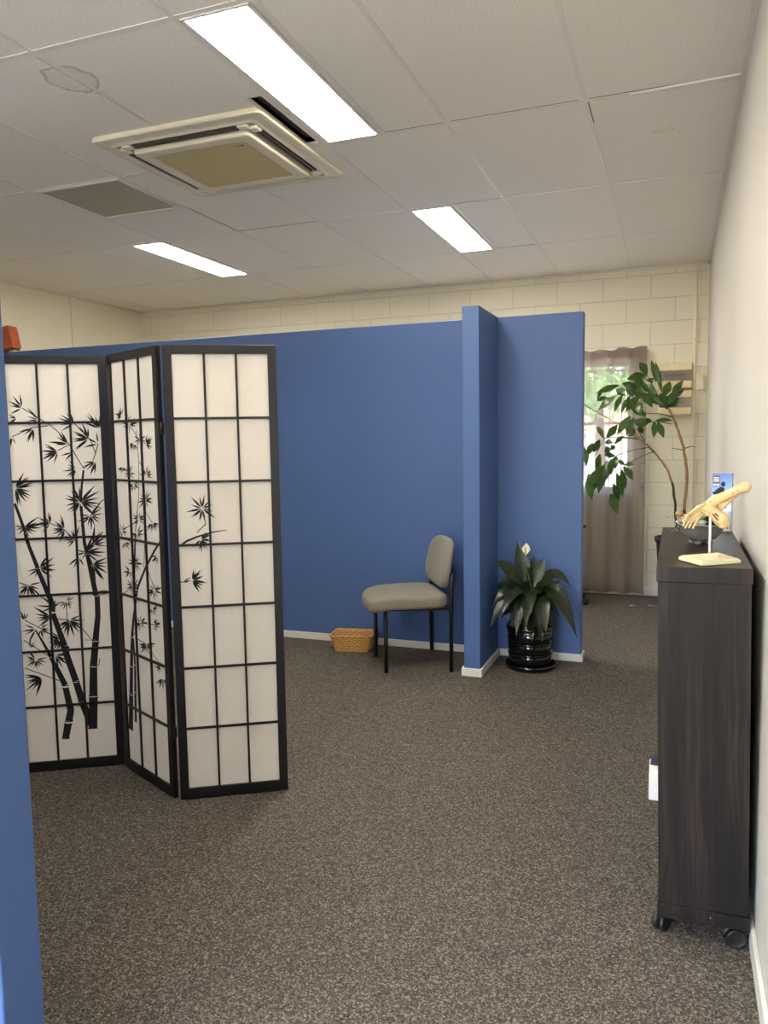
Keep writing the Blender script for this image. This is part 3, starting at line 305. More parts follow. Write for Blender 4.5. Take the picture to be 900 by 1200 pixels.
TALL_LEAVES = [[[-0.241,6.619,1.902],[-0.291,6.569,1.979],0.064],[[-0.249,6.678,1.891],[-0.382,6.705,1.871],0.074],[[-0.467,6.687,1.818],[-0.611,6.642,1.769],0.055],[[-0.488,6.627,1.722],[-0.598,6.625,1.632],0.064],[[-0.542,6.544,1.717],[-0.605,6.514,1.691],0.037],[[-0.598,6.715,1.79],[-0.631,6.75,1.715],0.028],[[-0.424,6.568,1.728],[-0.478,6.601,1.621],0.046],[[-0.37,6.65,1.726],[-0.427,6.639,1.607],0.041],[[-0.304,6.649,1.714],[-0.387,6.622,1.619],0.074],[[-0.465,6.575,1.777],[-0.402,6.526,1.732],0.064],[[-0.388,6.651,1.813],[-0.351,6.659,1.73],0.064],[[-0.339,6.669,1.833],[-0.292,6.669,1.718],0.092],[[-0.27,6.607,1.745],[-0.203,6.588,1.644],0.083],[[-0.233,6.667,1.74],[-0.121,6.654,1.654],0.074],[[-0.192,6.639,1.859],[-0.247,6.665,1.802],0.055],[[-0.209,6.609,1.979],[-0.175,6.628,1.844],0.032],[[-0.127,6.532,1.756],[-0.167,6.508,1.955],0.041],[[-0.357,6.688,1.634],[-0.256,6.653,1.569],0.074],[[-0.304,6.531,1.669],[-0.275,6.483,1.579],0.074],[[-0.163,6.673,1.846],[-0.203,6.634,1.987],0.046],[[-0.344,6.612,1.891],[-0.277,6.605,1.806],0.074],[[-0.426,6.681,1.83],[-0.326,6.678,1.792],0.064],[[-0.279,6.624,1.848],[-0.185,6.577,1.734],0.074],[[-0.112,6.679,1.716],[-0.069,6.706,1.824],0.064],[[-0.048,6.645,1.712],[0.023,6.678,1.826],0.055],[[-0.031,6.643,1.691],[0.031,6.664,1.757],0.037],[[-0.121,6.69,1.641],[-0.058,6.702,1.715],0.074],[[-0.074,6.524,1.648],[-0.026,6.563,1.741],0.055],[[-0.07,6.718,1.641],[-0.012,6.688,1.692],0.055],[[-0.093,6.533,1.649],[-0.132,6.517,1.729],0.055],[[-0.362,6.54,1.555],[-0.444,6.527,1.436],0.064],[[-0.331,6.538,1.543],[-0.378,6.51,1.426],0.064],[[-0.458,6.521,1.489],[-0.529,6.514,1.401],0.064],[[-0.33,6.58,1.514],[-0.24,6.603,1.499],0.074],[[-0.324,6.598,1.46],[-0.361,6.564,1.406],0.055],[[-0.296,6.711,1.481],[-0.273,6.75,1.432],0.051],[[-0.262,6.658,1.514],[-0.202,6.63,1.526],0.046],[[-0.162,6.601,1.525],[-0.054,6.596,1.522],0.037],[[-0.175,6.602,1.511],[-0.179,6.554,1.403],0.055],[[-0.15,6.611,1.511],[-0.11,6.638,1.401],0.055],[[-0.575,6.659,1.395],[-0.623,6.695,1.48],0.046],[[-0.604,6.657,1.374],[-0.651,6.683,1.282],0.055],[[-0.662,6.694,1.346],[-0.701,6.736,1.26],0.055],[[-0.73,6.679,1.311],[-0.711,6.67,1.176],0.055],[[-0.751,6.652,1.212],[-0.739,6.668,1.126],0.037],[[-0.511,6.697,1.351],[-0.559,6.718,1.354],0.046],[[-0.476,6.609,1.345],[-0.414,6.578,1.399],0.037],[[-0.476,6.585,1.324],[-0.505,6.561,1.297],0.037],[[-0.553,6.656,1.317],[-0.536,6.683,1.26],0.055],[[-0.473,6.558,1.242],[-0.551,6.562,1.256],0.046],[[-0.603,6.688,1.253],[-0.631,6.675,1.154],0.055],[[-0.498,6.539,1.217],[-0.502,6.55,1.106],0.055],[[-0.466,6.592,1.234],[-0.469,6.557,1.152],0.055],[[-0.539,6.578,1.2],[-0.559,6.528,1.023],0.06],[[-0.57,6.55,1.159],[-0.594,6.542,0.966],0.074],[[-0.609,6.541,1.125],[-0.644,6.492,1.03],0.074],[[-0.639,6.63,1.064],[-0.641,6.676,0.976],0.064],[[-0.691,6.687,1.082],[-0.667,6.669,0.899],0.074],[[-0.456,6.705,1.202],[-0.403,6.663,1.168],0.037],[[-0.39,6.55,1.173],[-0.328,6.501,1.176],0.041],[[-0.402,6.532,1.153],[-0.337,6.542,1.063],0.064],[[-0.425,6.671,1.119],[-0.396,6.669,0.987],0.064],[[-0.464,6.681,1.09],[-0.421,6.676,0.928],0.069],[[-0.492,6.704,1.004],[-0.45,6.715,0.882],0.064],[[-0.506,6.627,0.923],[-0.454,6.594,0.786],0.078],[[-0.527,6.605,1.171],[-0.539,6.599,1.066],0.055],[[-0.596,6.685,1.203],[-0.619,6.658,1.091],0.055]]
TALL_STEMS = [[[[0.01,6.62,0.167],[0.001,6.62,0.668],[-0.009,6.62,0.861],[-0.025,6.62,0.998],[-0.066,6.62,1.121],[-0.119,6.62,1.204],[-0.172,6.62,1.272]],0.011],[[[0.068,6.62,0.17],[0.058,6.62,0.69],[0.061,6.62,0.848],[0.074,6.62,0.999],[0.074,6.62,1.135],[0.046,6.62,1.304],[0.005,6.62,1.44],[-0.042,6.62,1.556],[-0.075,6.62,1.624]],0.013],[[[-0.172,6.62,1.272],[-0.231,6.62,1.335],[-0.284,6.62,1.373],[-0.338,6.62,1.419]],0.008]]
TALL_TWIGS = [[[-0.178,6.62,1.279],[-0.289,6.62,1.232],[-0.394,6.62,1.17],[-0.426,6.62,1.1],[-0.465,6.62,0.974]],[[-0.205,6.62,1.314],[-0.329,6.62,1.294],[-0.45,6.62,1.254],[-0.562,6.62,1.17],[-0.65,6.62,1.079]],[[-0.278,6.62,1.377],[-0.417,6.62,1.392],[-0.51,6.62,1.345],[-0.468,6.62,1.247]],[[-0.278,6.62,1.377],[-0.417,6.62,1.399],[-0.558,6.62,1.394],[-0.604,6.62,1.311],[-0.658,6.62,1.206]],[[-0.245,6.62,1.349],[-0.292,6.62,1.439],[-0.325,6.62,1.481]],[[-0.752,6.62,1.685],[-0.601,6.62,1.59],[-0.384,6.62,1.461]],[[-0.074,6.62,1.611],[-0.191,6.62,1.682],[-0.303,6.62,1.754],[-0.435,6.62,1.792]],[[-0.074,6.62,1.611],[-0.147,6.62,1.714],[-0.2,6.62,1.818],[-0.24,6.62,1.887]],[[-0.029,6.62,1.542],[-0.119,6.62,1.578],[-0.255,6.62,1.588],[-0.34,6.62,1.618]],[[-0.047,6.62,1.495],[-0.143,6.62,1.518],[-0.234,6.62,1.513],[-0.333,6.62,1.529]],[[-0.075,6.62,1.624],[-0.057,6.62,1.678],[-0.032,6.62,1.731]],[[-0.338,6.62,1.419],[-0.378,6.62,1.468],[-0.432,6.62,1.503]],[[0.046,6.62,1.298],[0.102,6.62,1.317],[0.134,6.62,1.31]],[[0.046,6.62,1.291],[-0.005,6.62,1.298],[-0.043,6.62,1.305]]]
LILY = [[[-0.848,4.66,0.504],[-0.903,4.68,0.779],0.088,0.0],[[-0.876,4.66,0.483],[-1.03,4.6,0.649],0.083,0.06],[[-0.885,4.66,0.464],[-0.978,4.7,0.608],0.068,0.03],[[-0.885,4.66,0.464],[-1.03,4.62,0.47],0.064,0.08],[[-0.885,4.66,0.445],[-1.03,4.55,0.391],0.064,0.08],[[-0.876,4.66,0.436],[-1.03,4.5,0.282],0.083,0.1],[[-0.848,4.66,0.438],[-0.877,4.5,0.239],0.083,0.1],[[-0.802,4.66,0.497],[-0.745,4.72,0.677],0.07,0],[[-0.816,4.66,0.505],[-0.826,4.8,0.673],0.049,0],[[-0.783,4.66,0.489],[-0.731,4.7,0.578],0.059,0.02],[[-0.783,4.66,0.489],[-0.579,4.65,0.515],0.078,0.12],[[-0.774,4.66,0.47],[-0.557,4.6,0.362],0.073,0.12],[[-0.765,4.66,0.452],[-0.526,4.52,0.247],0.093,0.16],[[-0.783,4.66,0.442],[-0.698,4.48,0.267],0.102,0.1],[[-0.802,4.66,0.441],[-0.734,4.5,0.286],0.068,0.08],[[-0.829,4.66,0.439],[-0.817,4.47,0.296],0.068,0.08],[[-0.774,4.66,0.47],[-0.596,4.55,0.393],0.078,0.1],[[-0.857,4.66,0.484],[-0.956,4.55,0.565],0.068,0.06],[[-0.811,4.66,0.487],[-0.837,4.6,0.636],0.049,0.02],[[-0.82,4.66,0.468],[-0.781,4.44,0.387],0.078,0.07],[[-0.876,4.66,0.446],[-0.955,4.46,0.371],0.073,0.08],[[-0.783,4.66,0.47],[-0.634,4.5,0.509],0.068,0.08],[[-0.765,4.66,0.49],[-0.714,4.8,0.561],0.059,0.05],[[-0.839,4.66,0.448],[-0.905,4.48,0.443],0.068,0.06]]
LILY_FLOWER = [[-0.799,4.62,0.467],[-0.823,4.6,0.59],[-0.845,4.6,0.654],[-0.842,4.6,0.714]]

M = dict(
    carpet=mat_carpet(), ceiling=mat_ceiling(), block=mat_block(), wood=mat_wood(), woodtop=mat_wood('dark_wood_top', .36, 1.15),
    cream=mat_paint('cream_paint', srgb(234, 226, 202)), white_wall=mat_paint('white_wall_paint', srgb(206, 201, 192)),
    blue=mat_paint('blue_paint', srgb(77, 104, 155), .5), skirting=mat_paint('skirting_paint', srgb(226, 222, 212), .4),
    tbar=mat_paint('grid_bar_paint', srgb(226, 219, 207), .5), void=mat_paint('plenum', srgb(60, 56, 52), .9),
    emit=mat_emit('light_diffuser', (1.0, .93, .82, 1), PANEL_POWER),
    alu=simple('white_metal', srgb(225, 222, 214), .35), black=simple('black_lacquer', srgb(17, 16, 17), .38),
    blackmetal=simple('black_metal', srgb(15, 15, 16), .42), ink=simple('black_ink', srgb(16, 15, 16), .7),
    hinge=simple('dark_brass', srgb(70, 58, 44), .35, .8),
    acbody=simple('aged_cream_plastic', srgb(222, 212, 186), .4, 0, .5, 4, .03), acfilter=None,
    dark=simple('dark_slot', srgb(34, 31, 29), .5), louvre=simple('grey_louvre', srgb(78, 70, 62), .35),
    chair=mat_fabric('grey_fabric', srgb(133, 127, 114)), wicker=simple('wicker', srgb(206, 160, 92), .6, 0, .4, 140, .45, .3),
    lily=mat_leaf('lily_leaf', srgb(24, 33, 19), srgb(50, 62, 38), .3), lilystem=simple('green_stem', srgb(84, 116, 52), .5),
    spathe=simple('cream_petal', srgb(232, 226, 196), .6), spadix=simple('spadix', srgb(205, 190, 110), .7, 0, .3, 400, .2),
    glaze=simple('black_glaze', srgb(10, 10, 11), .1, 0, .7), soil=simple('soil', srgb(48, 36, 28), .95, 0, .2, 120, .4, .6),
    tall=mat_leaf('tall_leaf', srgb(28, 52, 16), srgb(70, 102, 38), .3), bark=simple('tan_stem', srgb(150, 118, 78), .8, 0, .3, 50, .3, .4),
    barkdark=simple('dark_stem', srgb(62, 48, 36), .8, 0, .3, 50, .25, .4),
    sheer=mat_sheer('sheer_curtain', srgb(150, 134, 124), .34, .34), paper=None,
    rod=simple('rod_white', srgb(220, 216, 206), .4), glass=mat_glass('window_glass'),
    cover=mat_glass('smoky_cover', (.80, .79, .77, 1), .10, .05), clear=mat_glass('clear_acrylic', (.95, .97, .97, 1), .1, .03),
    board=simple('switchboard_plastic', srgb(226, 212, 168), .45), breaker=simple('breaker_grey', srgb(150, 146, 138), .5), recess=simple('recess_grey', srgb(170, 166, 156), .6),
    jbox=simple('junction_plastic', srgb(222, 212, 190), .45), orange=simple('orange_wood', srgb(170, 84, 34), .45, 0, .4, 25, .2),
    brown=simple('dark_brown', srgb(84, 42, 22), .5), bone=simple('bone_plastic', srgb(208, 180, 128), .5, 0, .4, 45, .16),
    ivory=simple('ivory_plastic', srgb(214, 206, 168), .45), rodgrey=simple('pale_rod', srgb(200, 196, 198), .35),
    red=simple('red_mark', srgb(160, 36, 34), .5), bowl=simple('slate_bowl', srgb(104, 101, 99), .35), bowlrim=simple('bowl_rim', srgb(186, 180, 174), .4),
    shellpink=simple('pink_shell', srgb(176, 140, 138), .5, 0, .4, 70, .25), shellcream=simple('cream_shell', srgb(214, 190, 150), .5, 0, .4, 70, .25),
    succulent=simple('dark_succulent', srgb(52, 70, 48), .6, 0, .4, 60, .35), pale=simple('pale_stone', srgb(176, 178, 158), .7, 0, .3, 50, .2),
    yellow=simple('yellow_sponge', srgb(158, 138, 88), .9, 0, .2, 150, .3, .6),
    card=simple('white_card', srgb(232, 228, 222), .6), cardblue=None, navy=simple('navy_print', srgb(30, 40, 66), .5),
    plastic=simple('castor_plastic', srgb(30, 29, 29), .45), scrap=simple('white_scrap', srgb(236, 236, 232), .7),
    pouf=mat_fabric('charcoal_fabric', srgb(60, 58, 58)),
    concrete=simple('pale_concrete', srgb(205, 202, 196), .9, 0, .2, 4, .08), brick=None,
    foliage=mat_leaf('garden_foliage', srgb(58, 96, 44), srgb(140, 178, 96), .6), trunk=simple('trunk', srgb(90, 72, 54), .9),
    steel=simple('grille_bar', srgb(190, 188, 184), .4), gap=simple('dark_seam', srgb(92, 82, 72), .8),
)
def _filter():
    t = NT('ac_filter'); v = t.co()
    w = t.n('ShaderNodeTexChecker'); w.inputs['Scale'].default_value = 160; t.l(v, w.inputs['Vector'])
    n = t.noise(v, 5, 3)
    c = t.mix(w.outputs['Fac'], srgb(186, 168, 116), srgb(214, 196, 142)); c = t.mix(t.math('MULTIPLY', n, .4), c, srgb(206, 190, 142))
    t.base(c, .7); return t.m
M['acfilter'] = _filter()
def _vent():
    t = NT('perforated_vent'); v = t.co((1, 1, 1))
    vo = t.n('ShaderNodeTexVoronoi'); vo.inputs['Scale'].default_value = 85; vo.inputs['Randomness'].default_value = 0; t.l(v, vo.inputs['Vector'])
    t.base(t.ramp(vo.outputs['Distance'], [(.22, srgb(70, 66, 56)), (.34, srgb(186, 176, 150))]), .6); return t.m
M['vent'] = _vent()
def _paper():
    t = NT('rice_paper'); v = t.co((1, 1, 1)); n = t.noise(v, 70, 5, .7); n2 = t.noise(v, 6, 3)
    f = t.math('ADD', t.math('MULTIPLY', n, .6), t.math('MULTIPLY', n2, .4))
    c = t.ramp(f, [(.3, srgb(242, 236, 226)), (.7, srgb(250, 246, 238))])
    t.base(c, .85, 0, .15)
    tl = t.n('ShaderNodeBsdfTranslucent'); t.l(c, tl.inputs['Color'])
    m = t.n('ShaderNodeMixShader'); m.inputs[0].default_value = .3; t.l(t.b.outputs[0], m.inputs[1]); t.l(tl.outputs[0], m.inputs[2])
    t.l(m.outputs[0], t.o.inputs[0]); return t.m
M['paper'] = _paper()
def _cardblue():
    t = NT('sky_print'); tc = t.n('ShaderNodeTexCoord'); sx = t.n('ShaderNodeSeparateXYZ'); t.l(tc.outputs['Object'], sx.inputs[0])
    f = t.math('MULTIPLY', sx.outputs[2], 5.0)
    t.base(t.ramp(f, [(.42, srgb(205, 220, 235)), (.72, srgb(92, 150, 215)), (1, srgb(36, 92, 180))]), .35); return t.m
M['cardblue'] = _cardblue()
def _brick():
    t = NT('orange_brick'); tc = t.n('ShaderNodeTexCoord')
    sx = t.n('ShaderNodeSeparateXYZ'); t.l(tc.outputs['Object'], sx.inputs[0]); cb = t.n('ShaderNodeCombineXYZ'); t.l(sx.outputs[0], cb.inputs[0]); t.l(sx.outputs[2], cb.inputs[1])
    br = t.n('ShaderNodeTexBrick'); t.l(cb.outputs[0], br.inputs['Vector']); br.inputs['Scale'].default_value = 1
    br.inputs['Brick Width'].default_value = .24; br.inputs['Row Height'].default_value = .086; br.inputs['Mortar Size'].default_value = .01
    br.inputs['Color1'].default_value = srgb(200, 104, 70); br.inputs['Color2'].default_value = srgb(214, 122, 86); br.inputs['Mortar'].default_value = srgb(210, 190, 170)
    t.base(br.outputs['Color'], .9); return t.m
M['brick'] = _brick()
# ------------------------------------------------------------------ the room
XL, XR, YF, YB, HC, HT = -5.5, .224, -2.6, 7.118, 2.828, 3.3
GX0, GW, GY0, GD = -.3958, .60497, 3.5177, 1.2
struct(MB().quad([(XL-.1, YF-.1, 0), (XR+.1, YF-.1, 0), (XR+.1, YB+.1, 0), (XL-.1, YB+.1, 0)]).build('floor', M['carpet']))
# back wall with the window opening
WX0, WX1, WZ0, WZ1 = -2.2, -.365, .90, 2.07
mb = MB(); t = .16
mb.box(XL, WX0, YB, YB+t, 0, HT).box(WX1, XR+.1, YB, YB+t, 0, HT).box(WX0, WX1, YB, YB+t, 0, WZ0).box(WX0, WX1, YB, YB+t, WZ1, HT)
struct(mb.build('wall_back', M['block']))
struct(MB().box(XR, XR+.12, YF, YB, 0, HT).build('wall_right', M['white_wall']))
struct(MB().box(XL-.12, XL, YF, YB+t, 0, HT).build('wall_left', M['cream']))
# front wall (behind the camera) with the wide shop window that lights the room
FX0, FX1, FZ0, FZ1 = -4.9, -.25, .35, 2.45
mb = MB()
mb.box(XL, FX0, YF-.14, YF, 0, HT).box(FX1, XR+.1, YF-.14, YF, 0, HT).box(FX0, FX1, YF-.14, YF, 0, FZ0).box(FX0, FX1, YF-.14, YF, FZ1, HT)
struct(mb.build('wall_front', M['white_wall']))
w2 = struct(MB().box(FX0, FX1, YF-.09, YF-.05, FZ0, FZ0+.05).box(FX0, FX1, YF-.09, YF-.05, FZ1-.05, FZ1).box(FX0, FX0+.05, YF-.09, YF-.05, FZ0, FZ1).box(FX1-.05, FX1, YF-.09, YF-.05, FZ0, FZ1)
            .box(-2.6, -2.55, YF-.09, YF-.05, FZ0, FZ1).build('window_2', M['alu'], bevel=.003))
MB().box(FX0+.04, FX1-.04, YF-.073, YF-.067, FZ0+.04, FZ1-.04).build('pane', M['glass'], w2)
struct(MB().box(XL-.12, XR+.12, YF-.14, YB+t, HT, HT+.1).build('roof', M['void']))  # unseen slab added to keep sky light out above the ceiling
# partitions
PZ = 2.163
def partition(name, x0, x1, y0, y1):
    return struct(MB().box(x0, x1, y0, y1, 0, PZ, bev=.004).build(name, M['blue']))
partition('wall_middle', XL, -.545, 4.884, 4.974)
partition('wall_stub', -1.168, -1.069, 4.388, 4.8835)
partition('wall_near', XL, -1.2075, 1.05, 1.15)
def skirt(name, boxes, h=.048, m='skirting'):
    mb = MB()
    for b in boxes: mb.box(*b, 0, h, bev=.0025)
    return struct(mb.build(name, M[m]))
skirt('baseboard_middle', [(-5.48, -1.1685, 4.871, 4.8835), (-1.055, -.532, 4.871, 4.8835), (-.5445, -.532, 4.8835, 4.985), (-5.48, -.532, 4.9745, 4.987)])
skirt('baseboard_stub', [(-1.1805, -1.1685, 4.375, 4.8705), (-1.1685, -1.0685, 4.375, 4.3875), (-1.0685, -1.0565, 4.375, 4.8705)])
skirt('baseboard_near', [(-5.48, -1.1945, 1.037, 1.0495), (-1.207, -1.1945, 1.0495, 1.1625), (-5.48, -1.207, 1.1505, 1.1625)])
skirt('baseboard_right', [(XR-.012, XR-.0005, YF+.01, YB-.02)], .075)
skirt('baseboard_back', [(XL+.01, XR-.015, YB-.014, YB-.0005)], .075)
# cover strip on the left wall
struct(MB().box(XL+.0005, XL+.018, 6.06, 6.13, 0, HC, bev=.003).build('trim_2', M['cream']))
struct(MB().box(XL+.0005, XL+.02, YF+.01, YB-.001, HC-.012, HC).box(XL+.02, XR-.02, YB-.02, YB-.0005, HC-.012, HC).box(XR-.02, XR-.0005, YF+.01, YB-.001, HC-.012, HC).build('trim_3', M['tbar']))

# ceiling: grid of fibre tiles, each let in between the bars
def gx(i): return GX0+i*GW
def gy(j): return GY0+j*GD
AC = (-2.135, 3.48, .45)
holes = [(-1.592, -1.318, 2.325, 3.512), (-1.592, -1.318, 4.725, 5.912), (-3.705, -3.435, 4.725, 5.912), (-3.408, -2.83, 3.525, 4.10),
         (AC[0]-.43, AC[0]+.43, AC[1]-.43, AC[1]+.43), (-1.70, -1.632, 2.95, 3.512), (-1.592, -1.318, -.075, 1.11), (-3.705, -3.435, -.075, 1.11), (-1.592, -1.318, -2.475, -1.29)]
xs = sorted({XL, XR} | {gx(i) for i in range(-8, 2) if XL < gx(i) < XR} | {v for h in holes for v in h[:2]})
ys = sorted({YF, YB} | {gy(j) for j in range(-6, 4) if YF < gy(j) < YB-.02} | {v for h in holes for v in h[2:]})
mb = MB()
for a, b in zip(xs, xs[1:]):
    for c, d in zip(ys, ys[1:]):
        mx, my = (a+b)/2, (c+d)/2
        if any(h[0] < mx < h[1] and h[2] < my < h[3] for h in holes): continue
        mb.box(a, b, c, d, HC+.002, HC+.018)
struct(mb.build('ceiling', M['ceiling']))
mb = MB()
def bar_x(x, y0, y1, w=.009):
    for lo, hi in segs(y0, y1, [(h[2], h[3]) for h in holes if h[0]-.001 < x < h[1]+.001 and h[1]-h[0] > .2]): mb.box(x-w, x+w, lo, hi, HC-.0006, HC+.004)
def bar_y(y, x0, x1, w=.009):
    for lo, hi in segs(x0, x1, [(h[0], h[1]) for h in holes if h[2]-.001 < y < h[3]+.001]): mb.box(lo, hi, y-w, y+w, HC-.0003, HC+.004)
def segs(a, b, cuts):
    out = []; p = a
    for lo, hi in sorted(cuts):
        if hi <= p or lo >= b: continue
        if lo > p: out.append((p, lo))
        p = max(p, hi)
    if p < b: out.append((p, b))
    return out
for i in range(-8, 1): bar_x(gx(i), YF, YB)
for j in range(-5, 3): bar_y(gy(j), XL, XR, .009 if j >= 0 else .014)
for (x, y0, y1) in ((-1.305, 2.325, 3.512), (-1.305, 4.725, 5.912), (-3.717, 4.725, 5.912)): bar_x(x, y0, y1, .012)
bar_y(4.112, -3.408, -2.83)
struct(mb.build('trim_1', M['tbar']))
# a seam that has opened between two stained tiles, and dark seams by the vent and the light
mb = MB()
for (x0, x1, y0, y1) in ((gx(-3)-.013, gx(-3)-.009, 2.34, 3.02), (gx(-4)+.008, gx(-4)+.0125, 4.12, 4.70), (-2.80, gx(-3)-.02, gy(1)-.016, gy(1)-.012), (-1.30, gx(-1)-.01, gy(2)-.016, gy(2)-.0125),
                         (-1.30, gx(-1)-.01, gy(1)-.016, gy(1)-.0125), (-1.30, gx(-1)-.01, gy(0)-.017, gy(0)-.013), (gx(-1)+.02, gx(0)-.02, gy(0)-.017, gy(0)-.0135), (gx(0)+.02, XR-.1, gy(0)-.017, gy(0)-.013), (gx(0)+.0115, gx(0)+.0155, gy(0)+.02, gy(0)+.25)):
    mb.box(x0, x1, y0, y1, HC+.0008, HC+.0019)
struct(mb.build('trim_4', M['gap']))
# white strip standing in for light at a lifted tile beside the right wall
struct(MB().prism([(gx(0)+.18, gy(0)-.012), (XR-.02, gy(0)-.03), (XR-.02, gy(0)+.012), (gx(0)+.18, gy(0)+.012)], .008, 0, Matrix.Translation((0, 0, HC-.009))).build('trim_5', M['skirting']))

# ------------------------------------------------------------------ ceiling fittings
def light(x, y, label):
    r = thing('ceiling_light', label, 'ceiling light', (x, y, HC), group='recessed ceiling light panels')
    mb = MB(); hx, hy, f = .132, .591, .012
    for b in ((-hx, hx, -hy, -hy+f), (-hx, hx, hy-f, hy), (-hx, -hx+f, -hy+f, hy-f), (hx-f, hx, -hy+f, hy-f)): mb.box(*b, -.004, .035)
    mb.build('frame', M['alu'], r)
    MB().box(-hx+f, hx-f, -hy+f, hy-f, 0, .006).build('diffuser', M['emit'], r)
    MB().box(-hx, hx, -hy, hy, .0355, .06).build('housing', M['alu'], r)
    return r
l0 = light(-1.455, 2.9185, 'nearest and largest lit ceiling panel, beside the square air conditioner')
dup(l0, (-1.455, 5.3185, HC), 'lit ceiling panel over the blue column, to the right of the air conditioner')
dup(l0, (-3.57, 5.3185, HC), 'lit ceiling panel furthest left, beyond the perforated air vent')
dup(l0, (-1.455, .518, HC), 'lit ceiling panel overhead, just above the top edge of the view')
dup(l0, (-3.57, .518, HC), 'lit ceiling panel overhead on the left, out of view')
dup(l0, (-1.455, -1.882, HC), 'lit ceiling panel near the wide shop window in the front wall')

r = thing('air_vent', 'square perforated grey-brown return air vent set in the ceiling', 'air vent', (-3.119, 3.8125, HC))
mb = MB(); h = .287
for b in ((-h, h, -h, -h+.018), (-h, h, h-.018, h), (-h, -h+.018, -h+.018, h-.018), (h-.018, h, -h+.018, h-.018)): mb.box(*b, -.005, .02)
mb.build('frame', M['tbar'], r, bevel=.002)
MB().box(-h+.018, h-.018, -h+.018, h-.018, .002, .008).build('perforated_sheet', M['vent'], r)

r = thing('air_conditioner', 'square cream ceiling cassette air conditioner with yellowed filter grille', 'air conditioner', (AC[0], AC[1], HC))
def ringbox(mb, h0, h1, z0, z1, mi=0, bev=0):
    for b in ((-h1, h1, -h1, -h0), (-h1, h1, h0, h1), (-h1, -h0, -h0, h0), (h0, h1, -h0, h0)): mb.box(*b, z0, z1, mi, bev=bev)
def ring_profile(mb, prof, rc=.04, n=6):
    """square ring swept from a profile of (half size, z)"""
    rings = []
    for h, z in prof:
        ring = []
        for k, (sx, sy) in enumerate(((1, 1), (-1, 1), (-1, -1), (1, -1))):
            rr = min(rc, h*.3)
            for q in range(n+1):
                a = k*math.pi/2+q/n*math.pi/2
                ring.append(mb.bm.verts.new((sx*(h-rr)+rr*math.cos(a), sy*(h-rr)+rr*math.sin(a), z)))
        rings.append(ring)
    m = len(rings[0])
    for a, b in zip(rings, rings[1:]):
        for k in range(m): mb._f([a[k], a[(k+1) % m], b[(k+1) % m], b[k]], 0, False)
mb = MB(); ring_profile(mb, [(.45, .0016), (.452, -.012), (.448, -.019), (.436, -.021), (.425, -.018), (.395, -.021), (.382, -.027), (.376, -.027), (.372, -.02), (.372, .0016)], .03)
mb.build('surround', M['acbody'], r)
mb = MB(); ring_profile(mb, [(.318, .0016), (.318, -.040), (.312, -.047), (.302, -.049), (.262, -.049), (.258, -.047), (.254, -.047), (.252, -.040)], .025)
mb.build('front_panel', M['acbody'], r)
MB().box(-.25, .25, -.25, .25, -.046, -.040).build('filter_grille', M['acfilter'], r)
MB().prism([(.180, -.212), (.226, -.205), (.222, -.224)], .003, 0, Matrix.Translation((0, 0, -.0495))).build('badge', M['breaker'], r)
MB().box(-.372, .372, -.372, .372, -.006, .0014).build('recess', M['acbody'], r)
for k in range(4):
    Q = Matrix.Rotation(k*math.pi/2, 4, 'Z')
    mb = MB(); mb.box(-.285, .285, .333, .368, -.0205, -.0125, 1, Q)
    mb.box(-.28, .28, .336, .345, -.033, -.024, 0, Q @ Matrix.Translation((0, .0, 0)))
    mb.box(-.28, .28, .356, .364, -.030, -.021, 0, Q)
    mb.build('louvre', [M['louvre'], M['dark']], r)
    for s in (-1, 1): MB().box(s*.312-.026, s*.312+.026, .328, .372, -.034, -.013, 0, Q, bev=.008).build('corner_block', M['acbody'], r)
# dark gap left by a cut tile between air conditioner and light: closed by a panel painted as plenum shade
struct(MB().box(-1.702, -1.63, 2.95, 3.515, HC+.04, HC+.06).build('trim_6', M['gap']))

# ------------------------------------------------------------------ window, curtain, outside
mb = MB(); f = .05; yw0, yw1 = YB+.06, YB+.11
mb.box(WX0, WX1, yw0, yw1, WZ0, WZ0+f).box(WX0, WX1, yw0, yw1, WZ1-f, WZ1).box(WX0, WX0+f, yw0, yw1, WZ0+f, WZ1-f).box(WX1-f, WX1, yw0, yw1, WZ0+f, WZ1-f)
mb.box((WX0+WX1)/2-.02, (WX0+WX1)/2+.02, yw0, yw1, WZ0+f, WZ1-f)
w1 = struct(mb.build('window_1', M['alu'], bevel=.003))
MB().box(WX0+.04, WX1-.04, YB+.083, YB+.087, WZ0+.04, WZ1-.04).build('pane', M['glass'], w1)
MB().box(WX0, WX1, YB-.012, YB+.055, WZ0-.03, WZ0-.001, bev=.004).build('sill', M['skirting'], w1)
mb = MB(); yg = YB+.13
x = WX0+.05
while x < WX1: mb.tube([(x, yg, WZ0+.002), (x, yg, WZ1-.002)], .005, 6); x += .105
for z in (1.52, 1.985): mb.box(WX0+.002, WX1-.002, yg-.006, yg+.006, z-.012, z+.012)
mb.build('security_grille', M['steel'], w1)

